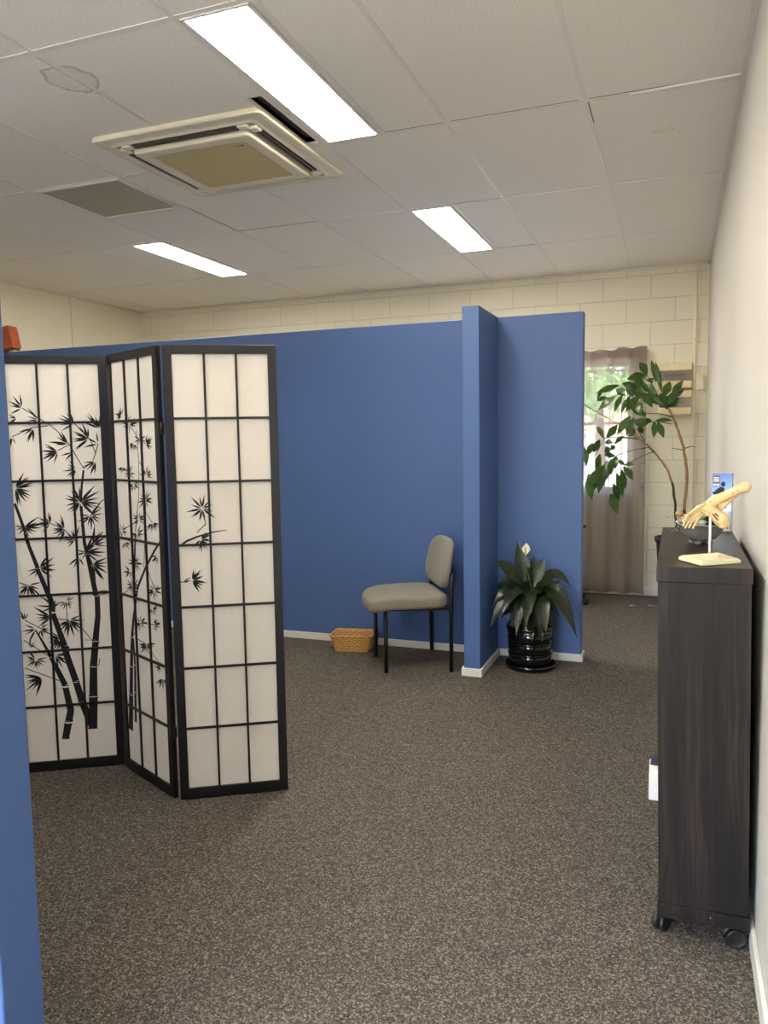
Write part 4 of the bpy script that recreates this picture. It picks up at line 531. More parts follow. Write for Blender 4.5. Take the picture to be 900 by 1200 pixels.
cr = thing('curtain', 'sheer taupe pleated curtain hanging over the window', 'curtain', (-1.2, 7.03, 0))
mb = MB(); NX, x0, x1 = 230, -1.05, .945
zs = [.028, .03, .11, .3, .6, .9, 1.2, 1.5, 1.8, 1.98, 2.04, 2.08, 2.13, 2.155]
grid = []
rs = random.Random(3); ph = [rs.uniform(0, 6.28) for _ in range(6)]
def fold(u, z):
    k = min(1, max(0, (z-1.95)/.13))
    a = math.sin(u*36+ph[0]+.8*math.sin(u*7+ph[1]))*.024+math.sin(u*74+ph[2]+z*.5)*.007+math.sin(u*13+ph[3]+z*.25)*.012
    b = abs(math.sin(u*18.5+.5))**.45*.05-.042
    return a*(1-k)+b*k
for z in zs:
    row = []
    for i in range(NX+1):
        u = x0+(x1-x0)*i/NX
        zz = z
        if z > 2.1: zz = z+.018*abs(math.sin(u*18.5+.5))-.02+(.012 if u > .7 else 0)
        row.append(mb.bm.verts.new((u, fold(u, z), zz)))
    grid.append(row)
for a, b in zip(grid, grid[1:]):
    for i in range(NX): mb._f([a[i], a[i+1], b[i+1], b[i]], 0, True)
mb.build('cloth', M['sheer'], cr)
for (nm, za, zb, off) in (('hem', .03, .105, -.0022), ('heading', 2.075, 2.15, -.0022)):
    mb = MB()          # hem and heading: the cloth doubled over
    rows = []
    for z in (za, (za+zb)/2, zb):
        rows.append([mb.bm.verts.new((x0+(x1-x0)*i/NX, fold(x0+(x1-x0)*i/NX, z)+off, z+((.018*abs(math.sin((x0+(x1-x0)*i/NX)*18.5+.5))-.02+(.012 if x0+(x1-x0)*i/NX > .7 else 0)) if z > 2.1 else 0))) for i in range(NX+1)])
    for a, b in zip(rows, rows[1:]):
        for i in range(NX): mb._f([a[i], a[i+1], b[i+1], b[i]], 0, True)
    mb.build(nm, M['sheer'], cr)
MB().tube([(-1.1, .052, 2.125), (.96, .052, 2.125)], .008, 8).build('track', M['rod'], cr)
mb = MB()
for i in range(4):
    pts = [(.925+.012*math.sin(i*2+q*.8), -.045+.006*i, 1.16-q*.035) for q in range(7)]
    mb.tube(pts, .004, 6)
mb.tube([(.925, -.03, 1.17), (.93, .03, 1.30), (.94, .08, 1.33)], .004, 6)
mb.build('tieback_cord', M['breaker'], cr)
mb = MB(); mb.tube([(.963, .035, 2.12), (.966, .03, 1.4), (.965, .03, .12)], .003, 6); mb.ball((.965, .03, .62), (.012, .012, .022)); mb.ball((.965, .03, .12), (.009, .009, .03))
mb.build('draw_cord', M['rod'], cr)

# outside: pale paved yard, brick building, trees
struct(MB().quad([(-16, YB+.2, -.15), (12, YB+.2, -.15), (12, 40, -.15), (-16, 40, -.15)]).quad([(-16, -20, -.15), (12, -20, -.15), (12, YF-.2, -.15), (-16, YF-.2, -.15)]).build('ground', M['concrete']))
b = thing('house', 'pale house with orange tiled roof seen dimly through the sheer curtain', 'house', (-4.5, 17, -.15))
MB().box(-5, 6.2, 0, 5, 0, 1.62).build('wall', M['concrete'], b)
mb = MB(); v = [mb.bm.verts.new(p) for p in ((-5.4, -.4, 1.621), (6.6, -.4, 1.621), (6.6, 5.4, 1.621), (-5.4, 5.4, 1.621), (-3.4, 2.5, 2.35), (4.6, 2.5, 2.35))]
for q in ((0, 1, 5, 4), (1, 2, 5), (2, 3, 4, 5), (3, 0, 4), (0, 3, 2, 1)): mb._f([v[k] for k in q], 0, False)
mb.build('roof', M['brick'], b)
rt = random.Random(8)
for (x, y, s, lab) in ((-1.25, 13.4, 1.2, 'leafy green tree outside, seen through the sheer curtain'),):
    tr = thing('tree', lab, 'tree', (x, y, -.15))
    MB().tube([(0, 0, 0), (.05, .02, 1.2), (.0, .0, 2.6)], [.12, .09, .06], 8).build('trunk', M['trunk'], tr)
    mb = MB()
    for i in range(1500):
        a = rt.uniform(0, 6.283); el = rt.uniform(-1, 1); q = rt.uniform(.55, 1)*1.25*s
        c = Vector((q*math.cos(a)*math.sqrt(1-el*el), q*math.sin(a)*math.sqrt(1-el*el)*.8, 3.15+q*el*.9))
        d = Vector((rt.uniform(-1, 1), rt.uniform(-1, 1), rt.uniform(-1, .4))).normalized()*.22
        mb.leaf(c, c+d*.5+Vector((0, 0, .03)), c+d, .12, d.orthogonal(), seg=3)
    mb.build('foliage', M['foliage'], tr)

# ------------------------------------------------------------------ fittings on the back wall
def switchboard(z0, z1, label, low):
    r = thing('switchboard', label, 'switchboard', (-.0285, YB-.0005, z0), group='switchboards on the block wall')
    h = z1-z0; w = .132
    MB().box(-w, w, -.075, 0, 0, h, bev=.008).build('casing', M['board'], r)
    mb = MB(); mb.box(-w-.0, w, -.086, -.076, h*.72, h-.002, bev=.004); mb.box(-w, w, -.095, -.076, .002, h*.30, bev=.009)
    mb.build('fascia', M['board'], r)
    mb = MB(); mb.box(-w+.01, w-.01, -.0775, -.0755, h*.32, h*.70, 2)
    for i in range(9): mb.box(-.085+i*.018, -.085+i*.018+.014, -.0805, -.0776, h*.40, h*.62)
    for i in range(9): mb.box(-.081+i*.018, -.081+i*.018+.006, -.0835, -.0806, h*.48, h*.55, 1)
    mb.build('breaker_row', [M['breaker'], M['dark'], M['recess']], r)
    MB().box(-w+.004, w-.004, -.088, -.086, h*.31, h*.71, bev=.001).build('cover', M['cover'], r)
    return r
switchboard(1.795, 2.01, 'upper cream switchboard with smoky clear cover, above the other', 0)
switchboard(1.575, 1.782, 'lower cream switchboard behind the plant leaves, under the other', 1)
r = thing('junction_box', 'small blank cream box on the wall beside the white conduit', 'junction box', (.163, YB, 1.845))
MB().box(-.028, .03, -.05, 0, -.062, .062, bev=.004).build('box_body', M['jbox'], r)
MB().box(-.03, .033, -.058, -.0505, -.064, .064, bev=.003).build('lid', M['jbox'], r)
r = thing('conduit_pipe', 'white conduit running up the block wall in the right-hand corner', 'conduit', (.1185, YB, 0))
MB().box(-.0125, .0125, -.028, -.0005, .08, HC-.013, bev=.004).build('channel', M['cream'], r)
for z in (.6, 1.4, 2.2): MB().box(-.013, .013, -.032, -.0285, z-.012, z+.012, bev=.001).build('clip', M['rod'], r)

# ------------------------------------------------------------------ folding screen
PAN = [((-2.262, 2.684), (-2.628, 2.458), 1), ((-2.2375, 2.667), (-1.8425, 2.4755), -1), ((-1.8225, 2.475), (-1.4585, 2.694), -1)]
SO = Vector((-2.04, 2.57, 0))
scr = thing('folding_screen', 'black framed three-panel paper folding screen printed with black bamboo', 'folding screen', SO)
ZB, ZT, SW = .004, 1.783, .033
def ribbon(mb, pts, y, mi):
    n = len(pts); L = []; Rr = []
    for i, (u, z, w) in enumerate(pts):
        a = pts[max(i-1, 0)]; b = pts[min(i+1, n-1)]; d = Vector((b[0]-a[0], b[1]-a[1])).normalized(); nn = Vector((-d.y, d.x))*w/2
        L.append(mb.bm.verts.new((u+nn.x, y, z+nn.y))); Rr.append(mb.bm.verts.new((u-nn.x, y, z-nn.y)))
    for i in range(n-1): mb._f([L[i], L[i+1], Rr[i+1], Rr[i]], mi, False)
for p, ((ax, ay), (bx_, by_), sg) in enumerate(PAN):
    W = math.hypot(bx_-ax, by_-ay); ang = math.atan2(by_-ay, bx_-ax)
    mb = MB(); d = .0095
    mb.box(0, SW, -d, d, ZB, ZT).box(W-SW, W, -d, d, ZB, ZT).box(SW, W-SW, -d, d, ZT-SW, ZT).box(SW, W-SW, -d, d, ZB, ZB+.042)
    pn = mb.build('panel_frame', M['black'], scr, Vector((ax, ay, 0))-SO, (0, 0, ang), bevel=.0015)
    u0, u1, z0, z1 = SW, W-SW, ZB+.042, ZT-SW
    mb = MB(); mb.box(u0-.002, u1+.002, -.0006, .0006, z0-.002, z1+.002, 0)
    cl = lambda u: min(max(u, u0), u1)
    ly = sg*.0012
    for s in CULMS[p]: ribbon(mb, [(min(max(u, u0+w/2), u1-w/2), z, w) for u, z, w in s], ly, 1)
    for s in CULMS[p]:                       # flared joints at the ends of each length of cane
        for (u, z, w) in (s[0], s[-1]):
            if w > .012 and u0+w < u < u1-w: ribbon(mb, [(u-w*.56, z-.001, .005), (u, z-.003, .004), (u+w*.56, z, .005)], ly, 1)
    for s in TWIGS[p]: ribbon(mb, [(cl(u), z, .0034) for u, z in s], ly+sg*.0001, 1)
    for (a, za, b2, zb) in BLADES[p]:
        if not (u0 <= a <= u1): continue
        b2 = cl(b2); dx, dz = b2-a, zb-za; ln = math.hypot(dx, dz)
        if ln < .006: continue
        k = random.uniform(.045, .068)*ln+.0011; nx, nz = -dz/ln*k, dx/ln*k
        pts = [(a, za), (a+dx*.3+nx*.85, za+dz*.3+nz*.85), (a+dx*.55+nx*.8, za+dz*.55+nz*.8), (b2, zb), (a+dx*.5-nx*.8, za+dz*.5-nz*.8), (a+dx*.28-nx*.9, za+dz*.28-nz*.9)]
        mb._f([mb.bm.verts.new((cl(u), ly+sg*.0002, z)) for u, z in pts], 1, False)
    mb.build('paper', [M['paper'], M['ink']], pn)
    mb = MB()
    for k in (1, 2):
        u = u0+(u1-u0)*k/3; mb.box(u-.0042, u+.0042, min(sg*.0016, sg*.0085), max(sg*.0016, sg*.0085), z0, z1)
    for k in range(1, 7):
        z = z0+(z1-z0)*k/7; mb.box(u0, u1, min(sg*.0016, sg*.0075), max(sg*.0016, sg*.0075), z-.0046, z+.0046)
    mb.build('lattice', M['black'], pn)
for z in (1.47, .28):
    for (x, y, a) in ((-1.8325, 2.468, 0), (-2.249, 2.6905, 0)):
        mb = MB(); mb.box(-.008, .008, -.004, .004, z-.022, z+.022); mb.tube([(0, -.004, z-.024), (0, -.004, z+.024)], .004, 8)
        mb.build('hinge', M['hinge'], scr, Vector((x, y, 0))-SO)

# ------------------------------------------------------------------ visitor chair
def pad(mb, outline, layers, fn=None, mi=0):
    """cushion: outline scaled about its centre at each (scale, z) layer; fn bends it"""
    cx = sum(p[0] for p in outline)/len(outline); cy = sum(p[1] for p in outline)/len(outline)
    rings = []
    for sc, z in layers:
        ring = []
        for x, y in outline:
            p = Vector((cx+(x-cx)*sc, cy+(y-cy)*sc, z)); p = fn(p) if fn else p
            ring.append(mb.bm.verts.new(p))
        rings.append(ring)
    n = len(outline)
    for a, b in zip(rings, rings[1:]):
        for k in range(n): mb._f([a[k], a[(k+1) % n], b[(k+1) % n], b[k]], mi, True)
    mb._f(rings[0][::-1], mi, True); mb._f(rings[-1], mi, True)
def superell(a, b, e, n=56, fn=None):
    out = []
    for k in range(n):
        t_ = 2*math.pi*k/n; c, s = math.cos(t_), math.sin(t_)
        x = a*math.copysign(abs(c)**(2/e), c); y = b*math.copysign(abs(s)**(2/e), s)
        out.append(fn(x, y) if fn else (x, y))
    return out
ch = thing('visitor_chair', 'grey upholstered armless chair with black legs beside the blue column', 'chair', (-1.556, 4.545, 0), (0, 0, R(211.2)))
mb = MB()
ol = superell(.245, .25, 5.5, fn=lambda x, y: (x+.045, y*(1.0-.10*max(0, x/.245))))
def seatf(p):
    f_ = max(0, (p.x-.12)/.17); p.z -= .03*f_*f_; p.z += .010*(abs(p.y)/.25)**2*(1 if p.z > .43 else 0); return p
pad(mb, ol, [(.88, .394), (.965, .396), (.993, .404), (1, .418), (1, .436), (.988, .450), (.955, .459), (.88, .464), (.7, .467), (.4, .468), (.15, .468)], seatf)
mb.build('seat', M['chair'], ch)
mb = MB()
ol = superell(.238, .157, 3.3, fn=lambda x, y: (x*(1-.07*(y/.157)), y))
MB_ = Matrix.Translation((-.208, 0, .643)) @ Matrix.Rotation(R(-10), 4, 'Y')
def backf(p):
    q = Vector((p.z+.10*p.x*p.x/.225*1.0, p.x, p.y)); return MB_ @ q
pad(mb, ol, [(.82, -.026), (.95, -.024), (.99, -.016), (1, -.004), (.985, .010), (.93, .021), (.8, .027), (.5, .030), (.2, .031)], backf)
mb.build('backrest', M['chair'], ch)
for s in (1, -1):
    mb = MB(); mb.tube([(-.197, s*.248, .0), (-.197, s*.248, .40), (-.199, s*.248, .50), (-.206, s*.247, .595)], .013, 10); mb.ball((-.206, s*.247, .595), (.013, .013, .006))
    mb.build('leg', M['blackmetal'], ch)
    MB().tube([(.193, s*.178, .0), (.193, s*.178, .393)], .013, 10).build('leg', M['blackmetal'], ch)
mb = MB()
for s in (1, -1): mb.tube([(-.197, s*.243, .388), (.0, s*.212, .388), (.193, s*.178, .388)], .010, 8)
mb.tube([(-.19, -.235, .388), (-.19, .235, .388)], .010, 8).tube([(.185, -.17, .386), (.185, .17, .386)], .010, 8)
mb.build('seat_frame', M['blackmetal'], ch)
mb = MB(); mb.box(-.243, -.232, -.13, .13, .56, .59); mb.build('back_bracket', M['blackmetal'], ch)

# ------------------------------------------------------------------ wicker basket
bk = thing('basket', 'small tan wicker basket on the carpet against the blue wall', 'basket', (-2.03, 4.735, 0), (0, 0, R(9)))
def rrect(hx, hy, rc, n=44):
    out = []
    P = []
    for k, (sx, sy) in enumerate(((1, 1), (-1, 1), (-1, -1), (1, -1))):
        for q in range(6):
            a = k*math.pi/2+q/5*math.pi/2; P.append((sx*(hx-rc)+rc*math.cos(a), sy*(hy-rc)+rc*math.sin(a)))
    L = [0]
    for i in range(len(P)): L.append(L[-1]+math.dist(P[i], P[(i+1) % len(P)]))
    for i in range(n):
        s = L[-1]*i/n; j = max(k for k in range(len(P)) if L[k] <= s); f_ = (s-L[j])/max(1e-9, L[j+1]-L[j]); a, b = P[j], P[(j+1) % len(P)]
        out.append((a[0]+(b[0]-a[0])*f_, a[1]+(b[1]-a[1])*f_))
    return out
mb = MB(); NR = 9; NS = 44
for k in range(NR):
    z = .005+k*.0118; e = k/NR
    ring = rrect(.112+.026*e, .082+.018*e, .02, NS*2)
    pts = []
    for i, (x, y) in enumerate(ring):
        w = .0042*math.cos(i*math.pi/2+(math.pi if k % 2 else 0)*1.0+math.pi/4)
        l = math.hypot(x, y); pts.append((x+x/l*w, y+y/l*w, z))
    mb.tube(pts, .0054, 6, closed=True)
mb.box(-.108, .108, -.078, .078, .001, .004)
mb.build('woven_body', M['wicker'], bk)
mb = MB()
for (x0, y0), (x1, y1) in zip(rrect(.112, .082, .02, 22), rrect(.138, .100, .02, 22)): mb.tube([(x0, y0, .002), (x1, y1, .104)], .0028, 5)
mb.build('stake', M['wicker'], bk)
mb = MB()
for q in range(2):
    ring = rrect(.141, .103, .018, 120)
    mb.tube([(x+.003*math.cos(i*.55+q*math.pi), y+.003*math.cos(i*.55+q*math.pi), .107+.003*math.sin(i*.55+q*math.pi)) for i, (x, y) in enumerate(ring)], .0042, 6, closed=True)
mb.build('braided_rim', M['wicker'], bk)

# ------------------------------------------------------------------ peace lily in black pot
PX, PY = -.825, 4.68
pl = thing('potted_peace_lily', 'peace lily with one cream flower in a ribbed black pot by the blue column', 'potted plant', (PX, PY, 0))
pr = [(.0, .02), (.118, .02), (.126, .028)]
for k in range(3):
    z = .036+k*.068; e = .131+.003*k
    pr += [(e, z), (e+.001, z+.026), (e+.001, z+.052), (e-.001, z+.056), (e+.005, z+.059), (e+.005, z+.064), (e+.001, z+.0675)]
pr += [(.145, .252), (.147, .262), (.143, .268), (.132, .268), (.127, .24), (0, .24)]
MB().lathe(pr, n=48, caps=False).build('pot', M['glaze'], pl)
MB().lathe([(0, .002), (.138, .002), (.150, .010), (.158, .034), (.152, .036), (.142, .019), (0, .019)], n=48, caps=False).build('saucer', M['glaze'], pl)
MB().lathe([(0, .2405), (.125, .2405), (.08, .252), (0, .256)], n=28, caps=False).build('soil', M['soil'], pl)
O = Vector((PX, PY, 0)); mb = MB(); ms = MB(); rl = random.Random(4)
for (b, tp, w, ar) in LILY:
    b = Vector(b)-O; tp = Vector(tp)-O
    root = Vector((rl.uniform(-.03, .03), rl.uniform(-.03, .03), .245))
    mid = (b+tp)*.5+Vector((0, 0, ar*1.3+.02)); d = tp-b
    up = Vector((.15, -.72, .68)); side = d.cross(up)+Vector((rl.uniform(-.12, .12), rl.uniform(-.12, .12), rl.uniform(-.12, .12)))*d.length
    ms.tube([root, (root+b)*.5+Vector((0, 0, .02)), b], [.004, .0034, .0026], 6)
    mb.leaf(b, mid, tp, w*1.05, side, seg=10, fold=.2, peak=.4)
for k in range(44):                                        # shorter leaves filling the crown
    a = k*2.399; q = rl.uniform(.12, .26); b = Vector((rl.uniform(-.05, .05), rl.uniform(-.05, .05), .38+rl.uniform(-.06, .06)))
    tp = Vector((math.cos(a)*q, math.sin(a)*q*.8, rl.uniform(.20, .56)))
    if tp.x < -.2: tp.x = -.2
    if tp.y > .15: tp.y = .15
    ms.tube([(b.x*.6, b.y*.6, .245), b], [.004, .003], 6)
    d = tp-b; mb.leaf(b, (b+tp)*.5+Vector((0, 0, .06)), tp, .066, d.cross(Vector((.15, -.6, .8)))+Vector((rl.uniform(-.2, .2), rl.uniform(-.2, .2), 0))*d.length, seg=8, fold=.22, peak=.4)
mb.build('foliage', M['lily'], pl); ms.build('stem', M['lilystem'], pl)
fl = [Vector(p)-O for p in LILY_FLOWER]
f_ = MB().tube([(0, 0, .245)]+fl, [.004, .0035, .003, .0028, .0025], 6).build('flower_stalk', M['lilystem'], pl)
tp = fl[-1]
MB().leaf(tp-Vector((0, 0, .008)), tp+Vector((.006, .02, .035)), tp+Vector((.004, .012, .066)), .05, (1, .1, 0), seg=10, fold=.5, peak=.4).build('petal', M['spathe'], f_)
MB().tube([tp, tp+Vector((.001, -.002, .038))], [.005, .004], 8).build('spadix', M['spadix'], f_)

# ------------------------------------------------------------------ tall plant in the corner
TO = Vector((.008, 6.62, 0))
tp_ = thing('potted_tall_plant', 'tall bare-stemmed leafy plant in a dark pot in front of the curtain', 'potted plant', TO)
MB().lathe([(0, .0), (.115, .0), (.12, .01), (.155, .55), (.168, .553), (.17, .59), (.158, .59), (.15, .53), (0, .53)], n=40, caps=False).build('pot', M['black'], tp_)
MB().lathe([(0, .531), (.149, .531), (.1, .54), (0, .545)], n=28, caps=False).build('soil', M['soil'], tp_)
for i, (pts, rad) in enumerate(TALL_STEMS):
    P = [Vector(p)-TO for p in pts]
    if i < 2: P[0] = Vector((P[0].x*.9, 0, .53))
    # dark below, tan above
    rad_ = [rad*(1-.35*k/(len(P)-1)) for k in range(len(P))]
    rw = random.Random(i+2)
    dense = []; rr = []
    for k in range(len(P)-1):
        for q in range(4):
            f_ = q/4; v = P[k].lerp(P[k+1], f_); dense.append(v+Vector((rw.uniform(-.003, .003), rw.uniform(-.003, .003), 0))); rr.append((rad_[k]*(1-f_)+rad_[k+1]*f_)*(1.15 if q == 2 else 1))
    dense.append(P[-1]); rr.append(rad_[-1])
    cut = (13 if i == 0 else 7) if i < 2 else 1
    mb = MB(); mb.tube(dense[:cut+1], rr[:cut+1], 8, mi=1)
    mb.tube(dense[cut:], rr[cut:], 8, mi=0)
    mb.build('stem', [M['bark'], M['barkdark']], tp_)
mb = MB()
for l in TALL_TWIGS: mb.tube([Vector(p)-TO for p in l], [.0035]+[.0028]*(len(l)-2)+[.0018], 6)
mb.build('leaf_stalk', M['barkdark'], tp_)
mb = MB(); rl = random.Random(9)
for (b, t2, w) in TALL_LEAVES:
    b = Vector(b)-TO; t2 = Vector(t2)-TO; d = t2-b; b = b-d*.10; t2 = t2+d*.14
    view = Vector((.1, -1, .1)); side = d.cross(view).normalized()*1.0+Vector((0, rl.uniform(-.55, .55), 0))
    mb.leaf(b, (b+t2)*.5+Vector((0, rl.uniform(-.03, 0), .012)), t2, w*1.06, side, seg=8, fold=.25, peak=.47)
mb.build('foliage', M['tall'], tp_)

# ------------------------------------------------------------------ cabinet on castors
CW, CD, CH = .116, .945, 1.064
CY0 = 2.203
cb = thing('cabinet', 'narrow dark wood bookcase on castors standing along the right wall', 'cabinet', (.0915, CY0, 0), (0, R(-1.05), 0))
def cbox(name, *b, m='wood', bev=.0015): return MB().box(*b, bev=bev).build(name, M[m], cb)
cbox('top', -CW-.003, CW+.003, -.003, CD+.003, CH-.042, CH, m='woodtop')
cbox('end_panel', -CW, CW, 0, .02, .105, CH-.0425)
cbox('end_panel', -CW, CW, CD-.02, CD, .105, CH-.0425)
cbox('bottom_board', -CW-.003, CW+.003, -.003, CD+.003, .066, .1045)
cbox('back_panel', CW-.008, CW-.001, .0205, CD-.0205, .105, CH-.043)
for z in (.41, .70): cbox('shelf', -CW+.004, CW-.0085, .0205, CD-.0205, z, z+.018)
MB().lathe([(.0, 0), (.0018, 0), (.0018, .0015), (0, .0015)], n=10, caps=False, M=Matrix.Rotation(R(90), 4, 'X')).build('screw', M['breaker'], cb, (.02, -.003, .088))
for (x, y, a) in ((-.108, .045, 62), (.085, .030, 12), (-.095, CD-.06, 40), (.085, CD-.06, 20)):
    Q = Matrix.Translation((x, y, .0268)) @ Matrix.Rotation(R(a), 4, 'Z') @ Matrix.Rotation(R(90), 4, 'X')
    mb = MB()
    for s in (-1, 1): mb.lathe([(0, -.002), (.012, -.0045), (.020, -.0035), (.0225, -.006), (.0265, -.005), (.0268, .005), (.0235, .0065), (0, .0065)], n=28, M=Q @ Matrix.Translation((0, 0, s*.0115)) @ Matrix.Scale(-s, 4, (0, 0, 1)), caps=False)
    cst = MB()
    cst.lathe([(.0075, .036), (.0075, .0655)], (x, y, 0), 12)
    pts = []
    for q in range(9):
        an = math.pi*q/8*1.0; pts.append(Q @ Vector((.031*math.cos(an), .031*math.sin(an)+.001, 0)))
    cst.tube(pts, .0045, 8, flat=1.6)
    c_ = cst.build('castor', M['plastic'], cb)
    mb.build('wheel', M['plastic'], c_)
# things sticking out of the open shelves
r = thing('document_box', 'white box of papers poking out of the cabinet near its base', 'box', (.010, 2.925, .1062), (0, 0, R(1)))
MB().box(-.085, .085, -.085, .085, .0, .084, bev=.003).build('box_body', M['card'], r)
MB().box(-.078, .08, -.055, .08, .0843, .093, bev=.002).build('paper_stack', M['scrap'], r)
r = thing('folder', 'dark navy folder lying on top of the white box of papers', 'folder', (.012, 2.945, .1998), (0, 0, R(-3)))
MB().box(-.083, .065, -.02, .055, 0, .006, bev=.001).build('cover', M['navy'], r)

# ------------------------------------------------------------------ on the cabinet
def ctop(x): return CH*math.cos(R(1.05))+(x-.0915)*math.sin(R(1.05))+.0002
# foot skeleton model
FB = Vector((.088, 2.312, ctop(.088)+.0016))
ft = thing('foot_skeleton_model', 'cream anatomical foot skeleton on a square stand atop the cabinet', 'anatomical model', FB)
poly = [(-.079, .000), (-.021, -.094), (.080, -.020), (.028, .090)]
mb = MB(); mb.prism(poly, .010)
mb.prism([(x*.93, y*.93) for x, y in poly], .003, 0, Matrix.Translation((0, 0, .0101)))
mb.build('base_plate', M['ivory'], ft, bevel=.0025)
mb = MB()
for (x, y, q) in ((.0, .012, .013), (.018, .006, .010), (-.01, .005, .009), (.025, .02, .008)): mb.ball((x, y, .0135), (q, q, .006), sub=2)
mb.build('rod_mount', M['ivory'], ft)
MB().tube([(.002, .018, .012), (.002, .018, .128)], .0036, 12).build('rod', M['rodgrey'], ft)
def F(px, py, dy=0.0): return (.0905+(px-832)*.00203-FB.x, .018+dy, 1.186-(py-605)*.00243-FB.z)
def bone(name, pts, rad, n=10, mi=None, extra=None, flat=1.0):
    rad = [q*.86 for q in rad]; mb = MB(); P = [Vector(F(*p)) for p in pts]
    dense = []; rr = []
    for k in range(len(P)-1):
        for q in range(3): f_ = q/3; dense.append(P[k].lerp(P[k+1], f_)); rr.append(rad[k]*(1-f_)+rad[k+1]*f_)
    dense.append(P[-1]); rr.append(rad[-1]); mb.tube(dense, rr, n, flat=flat)
    mb.ball(P[0], (rad[0],)*3); mb.ball(P[-1], (rad[-1],)*3)
    if extra: extra(mb)
    return mb.build(name, [M['bone'], M['red'], M['breaker']], ft)
def dots(mb):
    for p in ((858, 577.5), (864.5, 574.5), (831, 587), (823, 588.5)): mb.ball(Vector(F(*p))+Vector((0, -.0150, .002)), (.0026, .0016, .0026), 2)
bone('shin_bone', [(827, 592, -.002), (836, 586.5, -.002), (852, 579), (866, 572.5), (874, 570)], [.015, .0165, .0145, .0145, .019], extra=dots)
bone('outer_leg_bone', [(845, 594, .018), (850, 590, .018), (860, 582, .016), (868, 574, .012)], [.010, .009, .0075, .010])
def reds(mb):
    for (a, b) in (((834, 600.5), (840.5, 607.5)), ((837, 599.5), (841, 603.5))):
        A_, B_ = Vector(F(*a))+Vector((0, -.0195, 0)), Vector(F(*b))+Vector((0, -.0205, 0)); mb.tube([A_, B_], .0019, 6, mi=1)
bone('heel_bone', [(833, 596), (840, 602), (845, 607), (848, 611)], [.013, .020, .024, .020], 14, extra=reds)
bone('ankle_bone', [(824, 594, -.004), (830, 595, -.002), (838, 598)], [.013, .016, .014], 12)
bone('instep_bone', [(816, 594, -.002), (822, 596), (829, 601)], [.009, .011, .010])
for k, (a, b, c) in enumerate((((822, 590, -.012), (811, 596, -.016), (803, 602, -.018)), ((820, 592, -.006), (809, 599, -.008), (802.5, 606, -.009)), ((820, 595, .002), (810, 602, .002), (805, 609, .002)), ((821, 598, .010), (813, 605, .011), (809, 610, .012)), ((823, 601, .018), (817, 607, .020), (814, 612, .021)))):
    bone('metatarsal_bone', [a, b, c], [.0062, .0036, .0052], 8)
    dx = [(-4, 4), (-3.5, 4.5), (-3, 4.5), (-2.5, 4), (-2.5, 3.5)][k]
    m_ = (c[0]+dx[0], c[1]+dx[1], c[2]-.001); e_ = (c[0]+dx[0]*1.6, c[1]+dx[1]*1.9, c[2]-.002)
    bone('toe_bone', [(c[0]-.6, c[1]+.8, c[2]), m_, e_], [.0046, .003, .0036], 8)
# bowl of shells
BX, BY = .076, 2.685; BZ = ctop(BX)+.0016
bw = thing('bowl', 'dark grey square footed bowl holding shells and stones on the cabinet', 'bowl', (BX, BY, BZ), (0, 0, R(28)))
def sq(h, z, n=9, e=4.5):
    return [(h*math.copysign(abs(math.cos(2*math.pi*k/(n*4)))**(2/e), math.cos(2*math.pi*k/(n*4))), h*math.copysign(abs(math.sin(2*math.pi*k/(n*4)))**(2/e), math.sin(2*math.pi*k/(n*4))), z) for k in range(n*4)]
mb = MB(); rings = []
for h, z, dip in ((.022, .010, 0), (.026, .010, 0), (.040, .022, 0), (.053, .045, 0), (.063, .074, .4), (.066, .075, .4), (.0655, .0765, .4), (.061, .0745, .4), (.050, .047, 0), (.037, .026, 0), (.01, .018, 0)):
    rings.append([mb.bm.verts.new((x, y, z*.84+.0016+dip*.012*(abs(abs(math.atan2(y, x)) % (math.pi/2)-math.pi/4)*-1.6+.6))) for x, y, _ in sq(h, z)])
for i, (a, b_) in enumerate(zip(rings, rings[1:])):
    for k in range(len(a)): mb._f([a[k], a[(k+1) % len(a)], b_[(k+1) % len(a)], b_[k]], 1 if i in (4, 5, 6) else 0, True)
mb._f(rings[0][::-1], 0, False); mb._f(rings[-1], 0, False)
mb.build('bowl_body', [M['bowl'], M['bowlrim']], bw)
for (sx, sy) in ((1, 1), (1, -1), (-1, 1), (-1, -1)): MB().box(sx*.02-.007, sx*.02+.007, sy*.02-.007, sy*.02+.007, -.0005, .0105, bev=.002).build('foot', M['bowl'], bw)
def shell(name, x, y, z, s, m, lab, a):
    r = thing(name, lab, 'shell', (BX+x, BY+y, BZ+z+.016), (R(20*math.sin(a*3)), R(25*math.cos(a)), a))
    mb = MB(); pts = []; rr = []
    for k in range(26):
        t_ = k/25; th = t_*4.2*math.pi; q = (1-t_)**1.2
        pts.append((s*.42*q*math.cos(th), s*.42*q*math.sin(th), s*(-.28+1.05*t_**.8))); rr.append(s*(.36*q+.03))
    mb.tube(pts, rr, 8); mb.build('whorl', M[m], r)
    MB().ball((s*.42, 0, -s*.2), (s*.3, s*.4, s*.22), sub=2).build('lip', M[m], r); return r
shell('sea_shell', -.042, -.018, .070, .022, 'shellpink', 'pinkish spiral shell at the left rim of the bowl', .4)
shell('sea_shell', -.012, -.038, .072, .024, 'shellcream', 'cream spiral shell at the front of the bowl, nearest the viewer', 2.0)
shell('sea_shell', -.020, .018, .072, .026, 'shellpink', 'pinkish spiral shell at the back of the bowl', 3.4)
r = thing('succulent', 'dark green succulent rosette on the right inside the grey bowl', 'succulent', (BX+.030, BY-.012, BZ+.070))
mb = MB()
